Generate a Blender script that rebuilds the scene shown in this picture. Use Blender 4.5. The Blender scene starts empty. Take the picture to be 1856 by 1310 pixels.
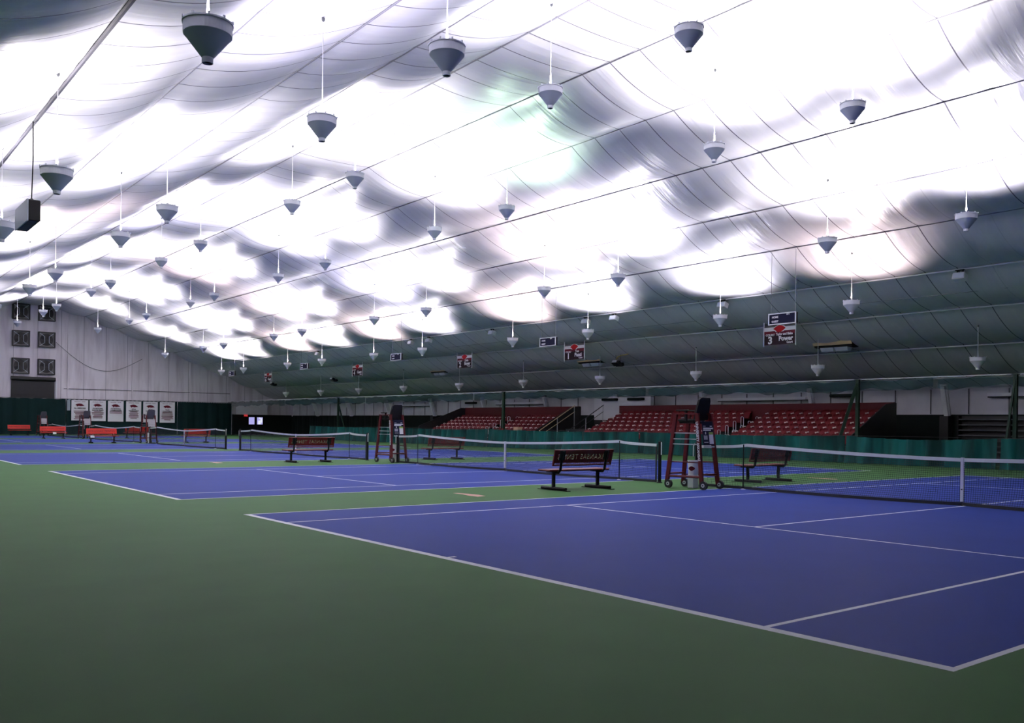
import bpy, math, random
from mathutils import Vector, Matrix
random.seed(7)
C = bpy.context.scene.collection
S = bpy.context.scene
PI = math.pi

# ------------------------------------------------------------------ camera, world, exposure
def make_camera():
    loc = (-5.4113, -2.5528, 1.4414); yaw = 0.9005; roll = 0.012; f = 1627.5; shift = 114.9
    fw = Vector((math.cos(yaw), math.sin(yaw), 0)); r = Vector((math.sin(yaw), -math.cos(yaw), 0)); u = r.cross(fw)
    c, s = math.cos(roll), math.sin(roll)
    r2 = c * r + s * u; u2 = -s * r + c * u
    cam = bpy.data.cameras.new('camera'); o = bpy.data.objects.new('camera', cam); C.objects.link(o)
    M = Matrix((r2, u2, -fw)).transposed().to_4x4(); M.translation = loc
    o.matrix_world = M
    cam.sensor_fit = 'HORIZONTAL'; cam.sensor_width = 36; cam.lens = 36 * f / 1856
    cam.shift_y = shift / 1856; cam.clip_end = 400; cam.clip_start = .05
    S.camera = o
make_camera()
W = bpy.data.worlds.new('world'); S.world = W; W.use_nodes = True
W.node_tree.nodes['Background'].inputs[0].default_value = (.02, .02, .025, 1)
W.node_tree.nodes['Background'].inputs[1].default_value = 1
S.view_settings.view_transform = 'Standard'; S.view_settings.look = 'None'
S.view_settings.gamma = 1; S.view_settings.use_curve_mapping = False
S.view_settings.exposure = 0.0
LAMP_POWER = 1450.0
# tints of the metal-halide lamps
WHITE = (1.0, .93, .98); COOL = (.95, .89, 1.0); VIOLET = (.86, .80, 1.0); PINK = (1.0, .80, .80); GREEN = (.72, 1.0, .74)

# ------------------------------------------------------------------ helpers
class MB:
    def __init__(s): s.v = []; s.f = []; s.m = []
    def add(s, vs, fs, mi=0):
        n = len(s.v); s.v += [tuple(p) for p in vs]
        for f in fs: s.f.append(tuple(i + n for i in f)); s.m.append(mi)
    def box(s, c, d, mi=0, R=None, ch=0):
        hx, hy, hz = d[0] / 2, d[1] / 2, d[2] / 2
        if ch > 0:
            pts = []; c2 = min(ch, hx * .9, hy * .9, hz * .9)
            idx = {}
            for sx in (-1, 1):
                for sy in (-1, 1):
                    for sz in (-1, 1):
                        for k in range(3):
                            p = [sx * (hx - (c2 if k != 0 else 0)), sy * (hy - (c2 if k != 1 else 0)), sz * (hz - (c2 if k != 2 else 0))]
                            idx[(sx, sy, sz, k)] = len(pts); pts.append(Vector(p))
            fs = []
            for sg in (-1, 1):
                for k in range(3):
                    a, b = [(1, 2), (2, 0), (0, 1)][k]
                    q = []
                    for (u, w) in ((-1, -1), (1, -1), (1, 1), (-1, 1)):
                        t = [0, 0, 0]; t[k] = sg; t[a] = u; t[b] = w; q.append(idx[(t[0], t[1], t[2], k)])
                    fs.append(q if sg > 0 else q[::-1])
            for k in range(3):
                a, b = [(1, 2), (2, 0), (0, 1)][k]
                for u in (-1, 1):
                    for w in (-1, 1):
                        q = []
                        for e, kk in ((-1, a), (1, a), (1, b), (-1, b)):
                            t = [0, 0, 0]; t[k] = e; t[a] = u; t[b] = w; q.append(idx[(t[0], t[1], t[2], kk)])
                        fs.append(q if u * w > 0 else q[::-1])
            for sx in (-1, 1):
                for sy in (-1, 1):
                    for sz in (-1, 1):
                        q = [idx[(sx, sy, sz, k)] for k in range(3)]
                        fs.append(q if sx * sy * sz > 0 else q[::-1])
        else:
            pts = [Vector((x * hx, y * hy, z * hz)) for x in (-1, 1) for y in (-1, 1) for z in (-1, 1)]
            fs = [(0, 1, 3, 2), (4, 6, 7, 5), (0, 4, 5, 1), (2, 3, 7, 6), (0, 2, 6, 4), (1, 5, 7, 3)]
        if R is not None: pts = [R @ p for p in pts]
        s.add([p + Vector(c) for p in pts], fs, mi)
    def beam(s, a, b, w, h, mi=0, up=(0, 0, 1)):
        a, b = Vector(a), Vector(b); d = b - a; L = d.length; d.normalize(); up = Vector(up)
        if abs(d.dot(up)) > .98: up = Vector((1, 0, 0))
        x = d.cross(up).normalized(); z = x.cross(d)
        R = Matrix((x, d, z)).transposed()
        s.box((a + b) / 2, (w, L, h), mi, R)
    def tube(s, pts, r, n=8, mi=0, cap=True):
        pts = [Vector(p) for p in pts]; rings = []; px = None
        for i, p in enumerate(pts):
            d = (pts[min(i + 1, len(pts) - 1)] - pts[max(i - 1, 0)]).normalized()
            if px is None:
                up = Vector((0, 0, 1)) if abs(d.z) < .9 else Vector((1, 0, 0)); px = d.cross(up).normalized()
            else: px = (px - d * px.dot(d)).normalized()
            y = d.cross(px); rr = r[i] if isinstance(r, (list, tuple)) else r
            rings.append([p + rr * (math.cos(2 * PI * k / n) * px + math.sin(2 * PI * k / n) * y) for k in range(n)])
        vs = [q for ring in rings for q in ring]; fs = []
        for i in range(len(pts) - 1):
            for k in range(n): fs.append((i * n + k, i * n + (k + 1) % n, (i + 1) * n + (k + 1) % n, (i + 1) * n + k))
        if cap: fs += [tuple(range(n))[::-1], tuple((len(pts) - 1) * n + k for k in range(n))]
        s.add(vs, fs, mi)
    def lathe(s, prof, n=24, c=(0, 0, 0), mi=0, close=False, sx=1, sy=1):
        vs = []; fs = []
        for (r, z) in prof:
            for k in range(n): vs.append((c[0] + sx * r * math.cos(2 * PI * k / n), c[1] + sy * r * math.sin(2 * PI * k / n), c[2] + z))
        for i in range(len(prof) - 1):
            for k in range(n): fs.append((i * n + k, i * n + (k + 1) % n, (i + 1) * n + (k + 1) % n, (i + 1) * n + k))
        if close: fs += [tuple(range(n))[::-1], tuple((len(prof) - 1) * n + k for k in range(n))]
        s.add(vs, fs, mi)
    def prism(s, poly, M, t, mi=0):   # 2-D outline extruded by t along local z, placed by matrix M
        n = len(poly)
        vs = [M @ Vector((x, y, 0)) for x, y in poly] + [M @ Vector((x, y, t)) for x, y in poly]
        fs = [tuple(range(n))[::-1], tuple(range(n, 2 * n))] + [(k, (k + 1) % n, n + (k + 1) % n, n + k) for k in range(n)]
        s.add(vs, fs, mi)
    def build(s, name, mats, parent=None, smooth=False, loc=None, kind=None):
        me = bpy.data.meshes.new(name); me.from_pydata(s.v, [], s.f)
        if not isinstance(mats, (list, tuple)): mats = [mats]
        for m in mats: me.materials.append(m)
        if len(mats) > 1: me.polygons.foreach_set('material_index', s.m)
        if smooth: me.polygons.foreach_set('use_smooth', [True] * len(s.f))
        me.update()
        o = bpy.data.objects.new(name, me); C.objects.link(o)
        if parent: o.parent = parent
        if loc: o.location = loc
        if kind: o['kind'] = kind
        return o
def thing(name, label, cat, loc=(0, 0, 0), rz=0, group=None):
    o = bpy.data.objects.new(name, None); C.objects.link(o); o.location = loc; o.rotation_euler = (0, 0, rz)
    o.empty_display_size = .2
    return tag(o, label, cat, group)
def tag(o, label, cat, group=None):
    o['label'] = label; o['category'] = cat
    if group: o['group'] = group
    return o
def dup(o, parent=None):
    c = o.copy(); C.objects.link(c); c.parent = parent
    for ch in list(o.children): dup(ch, c)
    return c
ORD = ['nearest', 'second nearest', 'third nearest', 'fourth nearest', 'fifth nearest', 'sixth nearest', 'seventh nearest', 'eighth nearest',
       'ninth nearest', 'tenth nearest', 'eleventh nearest', 'twelfth nearest', 'thirteenth nearest', 'fourteenth nearest', 'fifteenth nearest']
NTH = ['first', 'second', 'third', 'fourth', 'fifth', 'sixth', 'seventh', 'eighth', 'ninth', 'tenth', 'eleventh', 'twelfth', 'thirteenth',
       'fourteenth', 'fifteenth', 'sixteenth', 'seventeenth', 'eighteenth', 'nineteenth', 'twentieth']

def text_add(mb, s, size, M, mi=0, align='CENTER', extrude=.002, width=1.0, bold=0):
    cu = bpy.data.curves.new('t', 'FONT'); cu.body = s; cu.size = size; cu.align_x = align; cu.align_y = 'CENTER'; cu.extrude = extrude
    cu.offset = bold; cu.resolution_u = 3
    o = bpy.data.objects.new('t', cu); C.objects.link(o)
    bpy.context.view_layer.update()
    dg = bpy.context.evaluated_depsgraph_get(); me = bpy.data.meshes.new_from_object(o.evaluated_get(dg))
    vs = [M @ Vector((v.co.x * width, v.co.y, v.co.z)) for v in me.vertices]
    mb.add(vs, [tuple(p.vertices) for p in me.polygons], mi)
    bpy.data.objects.remove(o); bpy.data.curves.remove(cu); bpy.data.meshes.remove(me)
FACE_MX = Matrix(((0, 0, -1), (-1, 0, 0), (0, 1, 0))).to_4x4()   # lettering that faces -x (towards the courts)
FACE_MY = Matrix(((1, 0, 0), (0, 0, -1), (0, 1, 0))).to_4x4()    # lettering that faces -y
def place(M, x, y, z):
    N = M.copy(); N.translation = (x, y, z); return N

# ------------------------------------------------------------------ materials
def mat(name, col, rough=.5, metal=0, spec=.5, var=0, vscale=5, emit=None, estr=1, bump=0, bscale=40):
    m = bpy.data.materials.new(name); m.use_nodes = True; nt = m.node_tree; b = nt.nodes['Principled BSDF']
    b.inputs['Base Color'].default_value = (*col, 1); b.inputs['Roughness'].default_value = rough
    b.inputs['Metallic'].default_value = metal; b.inputs['Specular IOR Level'].default_value = spec
    if emit: b.inputs['Emission Color'].default_value = (*emit, 1); b.inputs['Emission Strength'].default_value = estr
    if var or bump:
        tc = nt.nodes.new('ShaderNodeTexCoord'); no = nt.nodes.new('ShaderNodeTexNoise'); no.inputs['Scale'].default_value = vscale
        no.inputs['Detail'].default_value = 4
        nt.links.new(tc.outputs['Object'], no.inputs['Vector'])
        if var:
            mx = nt.nodes.new('ShaderNodeMix'); mx.data_type = 'RGBA'
            mx.inputs[6].default_value = (*[c * (1 - var) for c in col], 1); mx.inputs[7].default_value = (*[min(1, c * (1 + var)) for c in col], 1)
            nt.links.new(no.outputs['Fac'], mx.inputs[0]); nt.links.new(mx.outputs[2], b.inputs['Base Color'])
        if bump:
            n2 = nt.nodes.new('ShaderNodeTexNoise'); n2.inputs['Scale'].default_value = bscale; nt.links.new(tc.outputs['Object'], n2.inputs['Vector'])
            bp = nt.nodes.new('ShaderNodeBump'); bp.inputs['Strength'].default_value = bump; bp.inputs['Distance'].default_value = .02
            nt.links.new(n2.outputs['Fac'], bp.inputs['Height']); nt.links.new(bp.outputs['Normal'], b.inputs['Normal'])
    return m
FR = .5
M_green = mat('acrylic_green', (.053, .132, .046), FR, spec=.014, var=.12, vscale=1.3)
M_blue = mat('acrylic_blue', (.026, .048, .225), FR, spec=.014, var=.10, vscale=1.1)
M_line = mat('line_white', (.88, .89, .90), .6, spec=.1)
M_pinkmark = mat('pink_floor_paint', (.50, .22, .18), .5)
M_white = mat('white_paint', (.84, .85, .88), .45)
M_lampgrey = mat('lamp_grey', (.55, .59, .68), .5, spec=.3, var=.04)
M_lampband = mat('lamp_band', (.74, .76, .82), .45, spec=.3, var=.03)
M_lampbright = mat('lamp_brightened', (.90, .90, .93), .45, spec=.3, var=.02)  # paler copy for the two lower rows; their brighter lighting is in the colour
M_lampin = mat('lamp_inside', (.85, .85, .85), .4)
M_dark = mat('black_rubber', (.012, .012, .014), .6)
M_black = mat('black_paint', (.009, .009, .010), .55, spec=.2)
M_cord = mat('cord_white', (.70, .70, .72), .5)
M_steelwhite = mat('cable_white', (.86, .84, .86), .45)
M_cabledark = mat('cable_grey', (.20, .20, .23), .45)
M_pipe = mat('pipe_dark', (.05, .05, .06), .4, metal=.3)
M_maroon = mat('maroon_paint', (.095, .007, .010), .45, spec=.3, var=.12, vscale=9)
M_benchred = mat('bench_red', (.12, .008, .010), .45, spec=.35, var=.10, vscale=12)
M_benchlit = mat('bench_red_lit', (.50, .022, .012), .45, spec=.3, var=.10, vscale=12)  # lit copy of the bench red: light on the far benches is in the colour
M_seat = mat('seat_red', (.13, .008, .012), .5, spec=.25, var=.10, vscale=6)
M_arm = mat('seat_arm_pale', (.86, .83, .78), .45)

def curtain_mat(name, lo, hi):  # upright noise streaks paint fold highlights and dark valleys into the colour
    m = mat(name, lo, .65, spec=.15); nt = m.node_tree; b = nt.nodes['Principled BSDF']
    tc = nt.nodes.new('ShaderNodeTexCoord'); mp = nt.nodes.new('ShaderNodeMapping'); mp.inputs['Scale'].default_value = (1.4, 1.4, .25)
    no = nt.nodes.new('ShaderNodeTexNoise'); no.inputs['Scale'].default_value = 1; no.inputs['Detail'].default_value = 3
    cr = nt.nodes.new('ShaderNodeValToRGB'); cr.color_ramp.elements[0].position = .38; cr.color_ramp.elements[0].color = (*lo, 1); cr.color_ramp.elements[1].position = .66; cr.color_ramp.elements[1].color = (*hi, 1)
    nt.links.new(tc.outputs['Object'], mp.inputs[0]); nt.links.new(mp.outputs[0], no.inputs['Vector']); nt.links.new(no.outputs['Fac'], cr.inputs[0]); nt.links.new(cr.outputs[0], b.inputs['Base Color'])
    return m
M_teal = curtain_mat('curtain_teal', (.0022, .026, .025), (.004, .085, .078))
M_tealplain = mat('curtain_teal', (.003, .046, .042), .65, spec=.15, var=.45, vscale=1.6)
M_tealdark = mat('curtain_dark_green', (.004, .022, .022), .7, spec=.15, var=.3, vscale=.8)
M_valance = mat('netting_teal', (.020, .055, .058), .8, spec=.1, var=.6, vscale=2.5)
M_greenpost = mat('post_green', (.008, .030, .016), .5, spec=.25, var=.15)
M_darkgreen = mat('wall_dark_green', (.006, .012, .010), .7, spec=.15, var=.25, vscale=1.5)
M_charcoal = mat('charcoal', (.012, .012, .013), .5, var=.2, vscale=2)
M_slat = mat('slat_grey', (.040, .044, .050), .5, var=.3, vscale=3)
M_deck = mat('deck_dark', (.018, .006, .007), .6, var=.3, vscale=2)
M_board = mat('back_board_maroon', (.07, .006, .009), .55, spec=.2, var=.15)
M_tan = mat('tan_board', (.78, .58, .34), .5, var=.1)
M_card = mat('cardboard', (.58, .42, .26), .7, var=.1)
M_galv = mat('galvanised', (.55, .56, .58), .35, metal=.6)
M_navy = mat('navy_print', (.008, .009, .030), .7, spec=.15)
M_lime = mat('lime_print', (.33, .50, .10), .5)
M_print = mat('white_print', (.80, .80, .82), .5)
M_printred = mat('red_print', (.42, .006, .010), .6, spec=.2)
M_printmaroon = mat('maroon_print', (.11, .006, .016), .6, spec=.2)
M_printdark = mat('dark_print', (.018, .008, .012), .7, spec=.15)
M_printgrey = mat('grey_print', (.33, .33, .40), .5)
M_banner = mat('banner_white', (.88, .88, .91), .6, var=.03)
M_net = mat('net_black', (.016, .018, .020), .7)
M_tape = mat('net_tape', (.86, .87, .84), .55, var=.05, vscale=10)
M_yellow = mat('yellow_cable', (.45, .36, .05), .5)
M_exit = mat('exit_red', (.30, .01, .01), .5, emit=(1, .04, .05), estr=.5)
M_screen = mat('screen_glow', (.02, .02, .03), .3, emit=(.50, .48, .95), estr=.85)
M_screen2 = mat('screen_white', (.02, .02, .03), .3, emit=(.85, .88, 1), estr=.9)
M_lens = mat('lens_pale', (.62, .68, .78), .3)
M_metal = mat('fan_metal', (.17, .165, .17), .5, var=.1)
M_fanblack = mat('fan_dark', (.018, .018, .018), .5, var=.3)
M_greyseat = mat('grey_pad', (.050, .050, .065), .55)
M_speakergrille = mat('speaker_grille', (.30, .34, .40), .4, metal=.2)

def ceiling_mat():
    m = bpy.data.materials.new('ceiling_fabric'); m.use_nodes = True; nt = m.node_tree; N = nt.nodes; L = nt.links
    b = N['Principled BSDF']; b.inputs['Roughness'].default_value = .42; b.inputs['Specular IOR Level'].default_value = .5
    tc = N.new('ShaderNodeTexCoord'); sep = N.new('ShaderNodeSeparateXYZ'); L.new(tc.outputs['Object'], sep.inputs[0])
    def math_(op, a, bb=None):
        n = N.new('ShaderNodeMath'); n.operation = op
        for i, v in enumerate((a, bb)):
            if v is None: continue
            if isinstance(v, (int, float)): n.inputs[i].default_value = v
            else: L.new(v, n.inputs[i])
        return n.outputs[0]
    ys = math_('DIVIDE', math_('SUBTRACT', sep.outputs[1], 20.59), 1.22)
    fr = math_('FRACT', math_('ADD', ys, .5)); dist = math_('ABSOLUTE', math_('SUBTRACT', fr, .5))
    line = math_('LESS_THAN', dist, .015)
    # some seams carry dark tape, others pale tape
    fl = math_('FLOOR', math_('ADD', ys, .5)); wn = N.new('ShaderNodeTexWhiteNoise'); wn.noise_dimensions = '1D'; L.new(fl, wn.inputs['W'])
    darkc = N.new('ShaderNodeMix'); darkc.data_type = 'RGBA'
    darkc.inputs[6].default_value = (.12, .11, .15, 1); darkc.inputs[7].default_value = (.62, .62, .66, 1)
    L.new(math_('GREATER_THAN', wn.outputs['Value'], .62), darkc.inputs[0])
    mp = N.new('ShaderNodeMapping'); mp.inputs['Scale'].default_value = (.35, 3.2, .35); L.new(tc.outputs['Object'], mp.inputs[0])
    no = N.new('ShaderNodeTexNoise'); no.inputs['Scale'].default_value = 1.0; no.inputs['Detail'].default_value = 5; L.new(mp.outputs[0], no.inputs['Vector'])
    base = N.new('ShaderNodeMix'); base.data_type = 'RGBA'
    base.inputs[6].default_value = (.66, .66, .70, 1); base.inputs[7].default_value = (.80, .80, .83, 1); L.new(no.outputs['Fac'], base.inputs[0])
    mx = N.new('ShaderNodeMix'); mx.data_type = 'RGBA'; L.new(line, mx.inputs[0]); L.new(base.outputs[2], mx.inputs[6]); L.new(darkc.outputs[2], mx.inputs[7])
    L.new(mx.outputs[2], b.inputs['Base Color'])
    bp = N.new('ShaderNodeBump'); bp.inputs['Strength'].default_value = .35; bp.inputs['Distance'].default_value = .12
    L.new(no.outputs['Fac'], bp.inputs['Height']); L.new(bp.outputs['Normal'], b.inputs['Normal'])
    return m
M_ceil = ceiling_mat()

def endwall_mat():
    m = bpy.data.materials.new('end_wall_panels'); m.use_nodes = True; nt = m.node_tree; N = nt.nodes; L = nt.links
    b = N['Principled BSDF']; b.inputs['Roughness'].default_value = .6
    tc = N.new('ShaderNodeTexCoord'); sep = N.new('ShaderNodeSeparateXYZ'); L.new(tc.outputs['Object'], sep.inputs[0])
    d = N.new('ShaderNodeMath'); d.operation = 'DIVIDE'; L.new(sep.outputs[0], d.inputs[0]); d.inputs[1].default_value = 2.05
    f = N.new('ShaderNodeMath'); f.operation = 'FRACT'; L.new(d.outputs[0], f.inputs[0])
    lt = N.new('ShaderNodeMath'); lt.operation = 'LESS_THAN'; L.new(f.outputs[0], lt.inputs[0]); lt.inputs[1].default_value = .03
    mp = N.new('ShaderNodeMapping'); mp.inputs['Scale'].default_value = (1.6, 1, .22); L.new(tc.outputs['Object'], mp.inputs[0])
    no = N.new('ShaderNodeTexNoise'); no.inputs['Scale'].default_value = 1; no.inputs['Detail'].default_value = 6; L.new(mp.outputs[0], no.inputs['Vector'])
    cr = N.new('ShaderNodeValToRGB'); cr.color_ramp.elements[0].position = .28; cr.color_ramp.elements[0].color = (.64, .58, .61, 1)
    cr.color_ramp.elements[1].position = .55; cr.color_ramp.elements[1].color = (.88, .83, .87, 1); L.new(no.outputs['Fac'], cr.inputs[0])
    mx = N.new('ShaderNodeMix'); mx.data_type = 'RGBA'; L.new(lt.outputs[0], mx.inputs[0]); L.new(cr.outputs[0], mx.inputs[6]); mx.inputs[7].default_value = (.52, .48, .52, 1)
    L.new(mx.outputs[2], b.inputs['Base Color'])
    return m
M_endwall = endwall_mat()
M_sidewall = mat('side_wall_white', (.74, .74, .77), .6, var=.22, vscale=.9)

def see_through(m, k):
    nt = m.node_tree; b = nt.nodes['Principled BSDF']; out = nt.nodes['Material Output']
    t = nt.nodes.new('ShaderNodeBsdfTransparent'); x = nt.nodes.new('ShaderNodeMixShader'); x.inputs[0].default_value = k
    nt.links.new(b.outputs[0], x.inputs[1]); nt.links.new(t.outputs[0], x.inputs[2]); nt.links.new(x.outputs[0], out.inputs[0])
see_through(M_valance, .35)
# ------------------------------------------------------------------ setting: floor with painted courts
COURTS = [0.0, 14.11, 29.26, 44.07, 59.0, 73.65]
YEND = 93.0
XL, XR = -14.5, 38.5
def floor():
    lw = .05; L_, SW, DW = 23.77, 1.37, 10.97
    xs = sorted({XL, XR, 0, .10, .20, 5.46, 5.51, 11.885, 18.26, 18.31, L_ - .2, L_ - .10, L_})
    ys = {-14.5, YEND}
    for y0 in COURTS:
        for d in (0, lw, SW, SW + lw, DW / 2 - lw / 2, DW / 2 + lw / 2, DW - SW - lw, DW - SW, DW - lw, DW): ys.add(round(y0 + d, 4))
    ys = sorted(ys)
    mb = MB()
    for i in range(len(xs) - 1):
        for j in range(len(ys) - 1):
            xm, ym = (xs[i] + xs[i + 1]) / 2, (ys[j] + ys[j + 1]) / 2; mi = 0
            for y0 in COURTS:
                if 0 < xm < L_ and y0 < ym < y0 + DW:
                    v = ym - y0; mi = 1
                    if xm < .10 or xm > L_ - .10: mi = 2
                    if v < lw or v > DW - lw: mi = 2
                    if SW < v < SW + lw or DW - SW - lw < v < DW - SW: mi = 2
                    if (5.46 < xm < 5.51 or 18.26 < xm < 18.31) and SW < v < DW - SW: mi = 2
                    if abs(v - DW / 2) < lw / 2 and (5.46 < xm < 18.31 or xm < .2 or xm > L_ - .2): mi = 2
            mb.add([(xs[i], ys[j], 0), (xs[i + 1], ys[j], 0), (xs[i + 1], ys[j + 1], 0), (xs[i], ys[j + 1], 0)], [(0, 1, 2, 3)], mi)
    o = mb.build('floor', [M_green, M_blue, M_line], kind='structure')
floor()
# faded pink painted mark (plain swoosh) on the green strips between courts
for k, (x, y) in enumerate([(5.35, 12.4), (17.8, 12.2), (6.0, 28.5)]):
    mb = MB(); pl = [(-.15, -.5), (.10, -.42), (.16, -.1), (.12, .2), (.05, .5), (-.05, .52), (-.06, .15), (-.14, -.15)]
    mb.prism(pl, Matrix.Translation((x, y, .0005)), .001)
    tag(mb.build('painted_mark', M_pinkmark), ['faded pink painted mark on the green strip left of the front bench',
        'faded pink painted mark on the green strip behind the nearest net', 'faded pink painted mark on the green strip beyond the second court'][k], 'floor marking', 'painted marks on the floor')

# ------------------------------------------------------------------ setting: ceiling (billowing fabric between cables)
CAB = [0, 1.6, 4.5, 7.4, 10.4, 13.1, 16.0, 18.8, 21.8, 24.7]
CZ = [12.62, 12.42, 11.62, 10.57, 9.53, 8.57, 7.45, 6.36, 5.16, 3.95]
XC = 12.0
def prof_nodes():
    left = [(XC - c, z) for c, z in zip(CAB, CZ)][1:][::-1]; right = [(XC + c, z) for c, z in zip(CAB, CZ)][1:]
    return [(XL - .2, 3.45)] + left + right + [(XR + .2, 3.45)]
NODES = prof_nodes()
def roof_z(x, y=None):
    for (a, za), (b, zb) in zip(NODES[:-1], NODES[1:]):
        if a <= x <= b:
            t = (x - a) / (b - a)
            return za + (zb - za) * t
    return 3.4
def fabric_z(x):
    for (a, za), (b, zb) in zip(NODES[:-1], NODES[1:]):
        if a <= x <= b:
            t = (x - a) / (b - a); return za + (zb - za) * t - sag_of(a, b) * 4 * t * (1 - t)
    return 3.4
def sag_of(a, b):
    d = abs((a + b) / 2 - XC)
    return .02 if d > 24.5 else .10 if d < 1 else .22 if d < 12 else .25
def ceiling():
    xs = []; K = 8
    for (a, za), (b, zb) in zip(NODES[:-1], NODES[1:]):
        sag = sag_of(a, b)
        for k in range(K):
            t = k / K; xs.append((a + (b - a) * t, za + (zb - za) * t - sag * 4 * t * (1 - t), 4 * t * (1 - t)))
    xs.append((NODES[-1][0], NODES[-1][1], 0))
    y0, y1 = 20.59 - 1.22 * 29, 93.0; ys = []; y = y0; n = 6
    while y < y1 + .01:
        ys.append(y); y += 1.22 / n
    ys.append(y1 + .02)
    mb = MB(); vs = []; rnd = random.Random(3)
    amps = [rnd.uniform(.4, 1.4) for _ in range(200)]
    for yy in ys:
        q = (yy - 20.59) / 1.22; ph = q - math.floor(q); a = amps[int(math.floor(q)) + 60]
        bw = math.sin(PI * ph) ** .8
        bay = .08 * math.sin(2 * PI * (yy - 12.2) / 14.7)
        for (x, z, u) in xs: vs.append((x, yy, z - .035 * a * bw * (.35 + .65 * u) + bay * u * .6))
    nx = len(xs); fs = []
    for j in range(len(ys) - 1):
        for i in range(nx - 1): fs.append((j * nx + i, (j + 1) * nx + i, (j + 1) * nx + i + 1, j * nx + i + 1))
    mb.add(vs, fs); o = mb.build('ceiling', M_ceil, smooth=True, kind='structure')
ceiling()
# longitudinal roof cables and pipes along the fold lines
ci = 0
for k, (x, z) in enumerate(NODES[1:-1]):
    right = x > XC; d = abs(x - XC)
    if d < 15.5: m, r = M_cabledark, .020
    else: m, r = M_steelwhite, .032
    if not right and 12.5 < d < 13.5: m, r = M_pipe, .045
    if not right and d > 13.5: m, r = M_pipe, .03
    mb = MB(); pts = []; rnd = random.Random(k); y = -14
    while y < 93:
        pts.append((x, y, z - r * 1.2 - (.05 if d > 15.5 and right else 0) + rnd.uniform(-.02, .02))); y += 7.35
    pts.append((x, 92.9, z - r * 1.2 - (.05 if d > 15.5 and right else 0))); mb.tube(pts, r, 6); ci += 1
    mb.build('trim_%d' % ci, m, kind='structure')
for x, z, m in ((XC + 17.3, 6.86, M_cabledark),):
    mb = MB(); mb.tube([(x, -12, z - .16), (x, 40, z - .17), (x, 92.9, z - .16)], .010, 5); ci += 1; mb.build('trim_%d' % ci, m, kind='structure')

# ------------------------------------------------------------------ setting: walls
def walls():
    # far end wall, gable shaped, in plain panels
    top = [(x, z + .05) for x, z in NODES]
    def gable(y, name, m):
        mb = MB(); n = len(top)
        vs = [(x, y, 0) for x, z in top] + [(x, y, z) for x, z in top]
        vs += [(x, y + (.2 if y > 0 else -.2), 0) for x, z in top] + [(x, y + (.2 if y > 0 else -.2), z) for x, z in top]
        fs = [(i, i + 1, n + i + 1, n + i) for i in range(n - 1)] + [(2 * n + i, 3 * n + i, 3 * n + i + 1, 2 * n + i + 1) for i in range(n - 1)]
        mb.add(vs, fs); mb.build(name, m, kind='structure')
    gable(YEND, 'wall_back', M_endwall); gable(-9.5, 'wall_front', M_sidewall)
    mb = MB(); mb.box((XL - .1, 39, 1.75), (.2, 108, 3.6), 0); mb.build('wall_left', M_sidewall, kind='structure')
    mb = MB(); mb.box((XR + .12, 39.25, 1.1), (.24, 107.5, 2.2), 1); mb.box((XR + .14, 39.25, 2.85), (.2, 107.5, 1.3), 0)
    # panel joints, rail at the foot of the white panels
    y = -10.0
    while y < 92:
        mb.box((XR - .005, y, 2.83), (.02, .05, 1.22), 2); y += 1.84
    mb.build('wall_right', [M_sidewall, M_darkgreen, M_slat], kind='structure')
walls()

# battens, door, fans, curtain on the far end wall
mb = MB()
for x in (15.0, 21.0, 26.9, 31.6, 33.6):
    mb.box((x, YEND - .05, (3.4 + roof_z(x) - .3) / 2), (.12, .1, roof_z(x) - .3 - 3.4), 0)
mb.box((22.9, YEND - .03, 4.45), (16.5, .06, .05), 1); mb.build('trim_40', [M_endwall, M_slat], kind='structure')
def end_door():
    mb = MB(); mb.box((11.95, YEND - .06, 4.3), (3.7, .12, 1.75), 0)
    z = 3.5
    while z < 5.1: mb.box((11.95, YEND - .13, z), (3.66, .03, .035), 0); z += .12
    d = mb.build('door_1', M_charcoal, kind='structure')
    h = MB(); h.tube([(10.05, YEND - .25, 5.28), (13.85, YEND - .25, 5.28)], .20, 14); h.build('roll_housing', M_fanblack, d)
    h = MB(); h.box((13.95, YEND - .08, 4.2), (.10, .14, 1.9), 0); h.build('guide_rail', M_white, d)
end_door()
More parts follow.
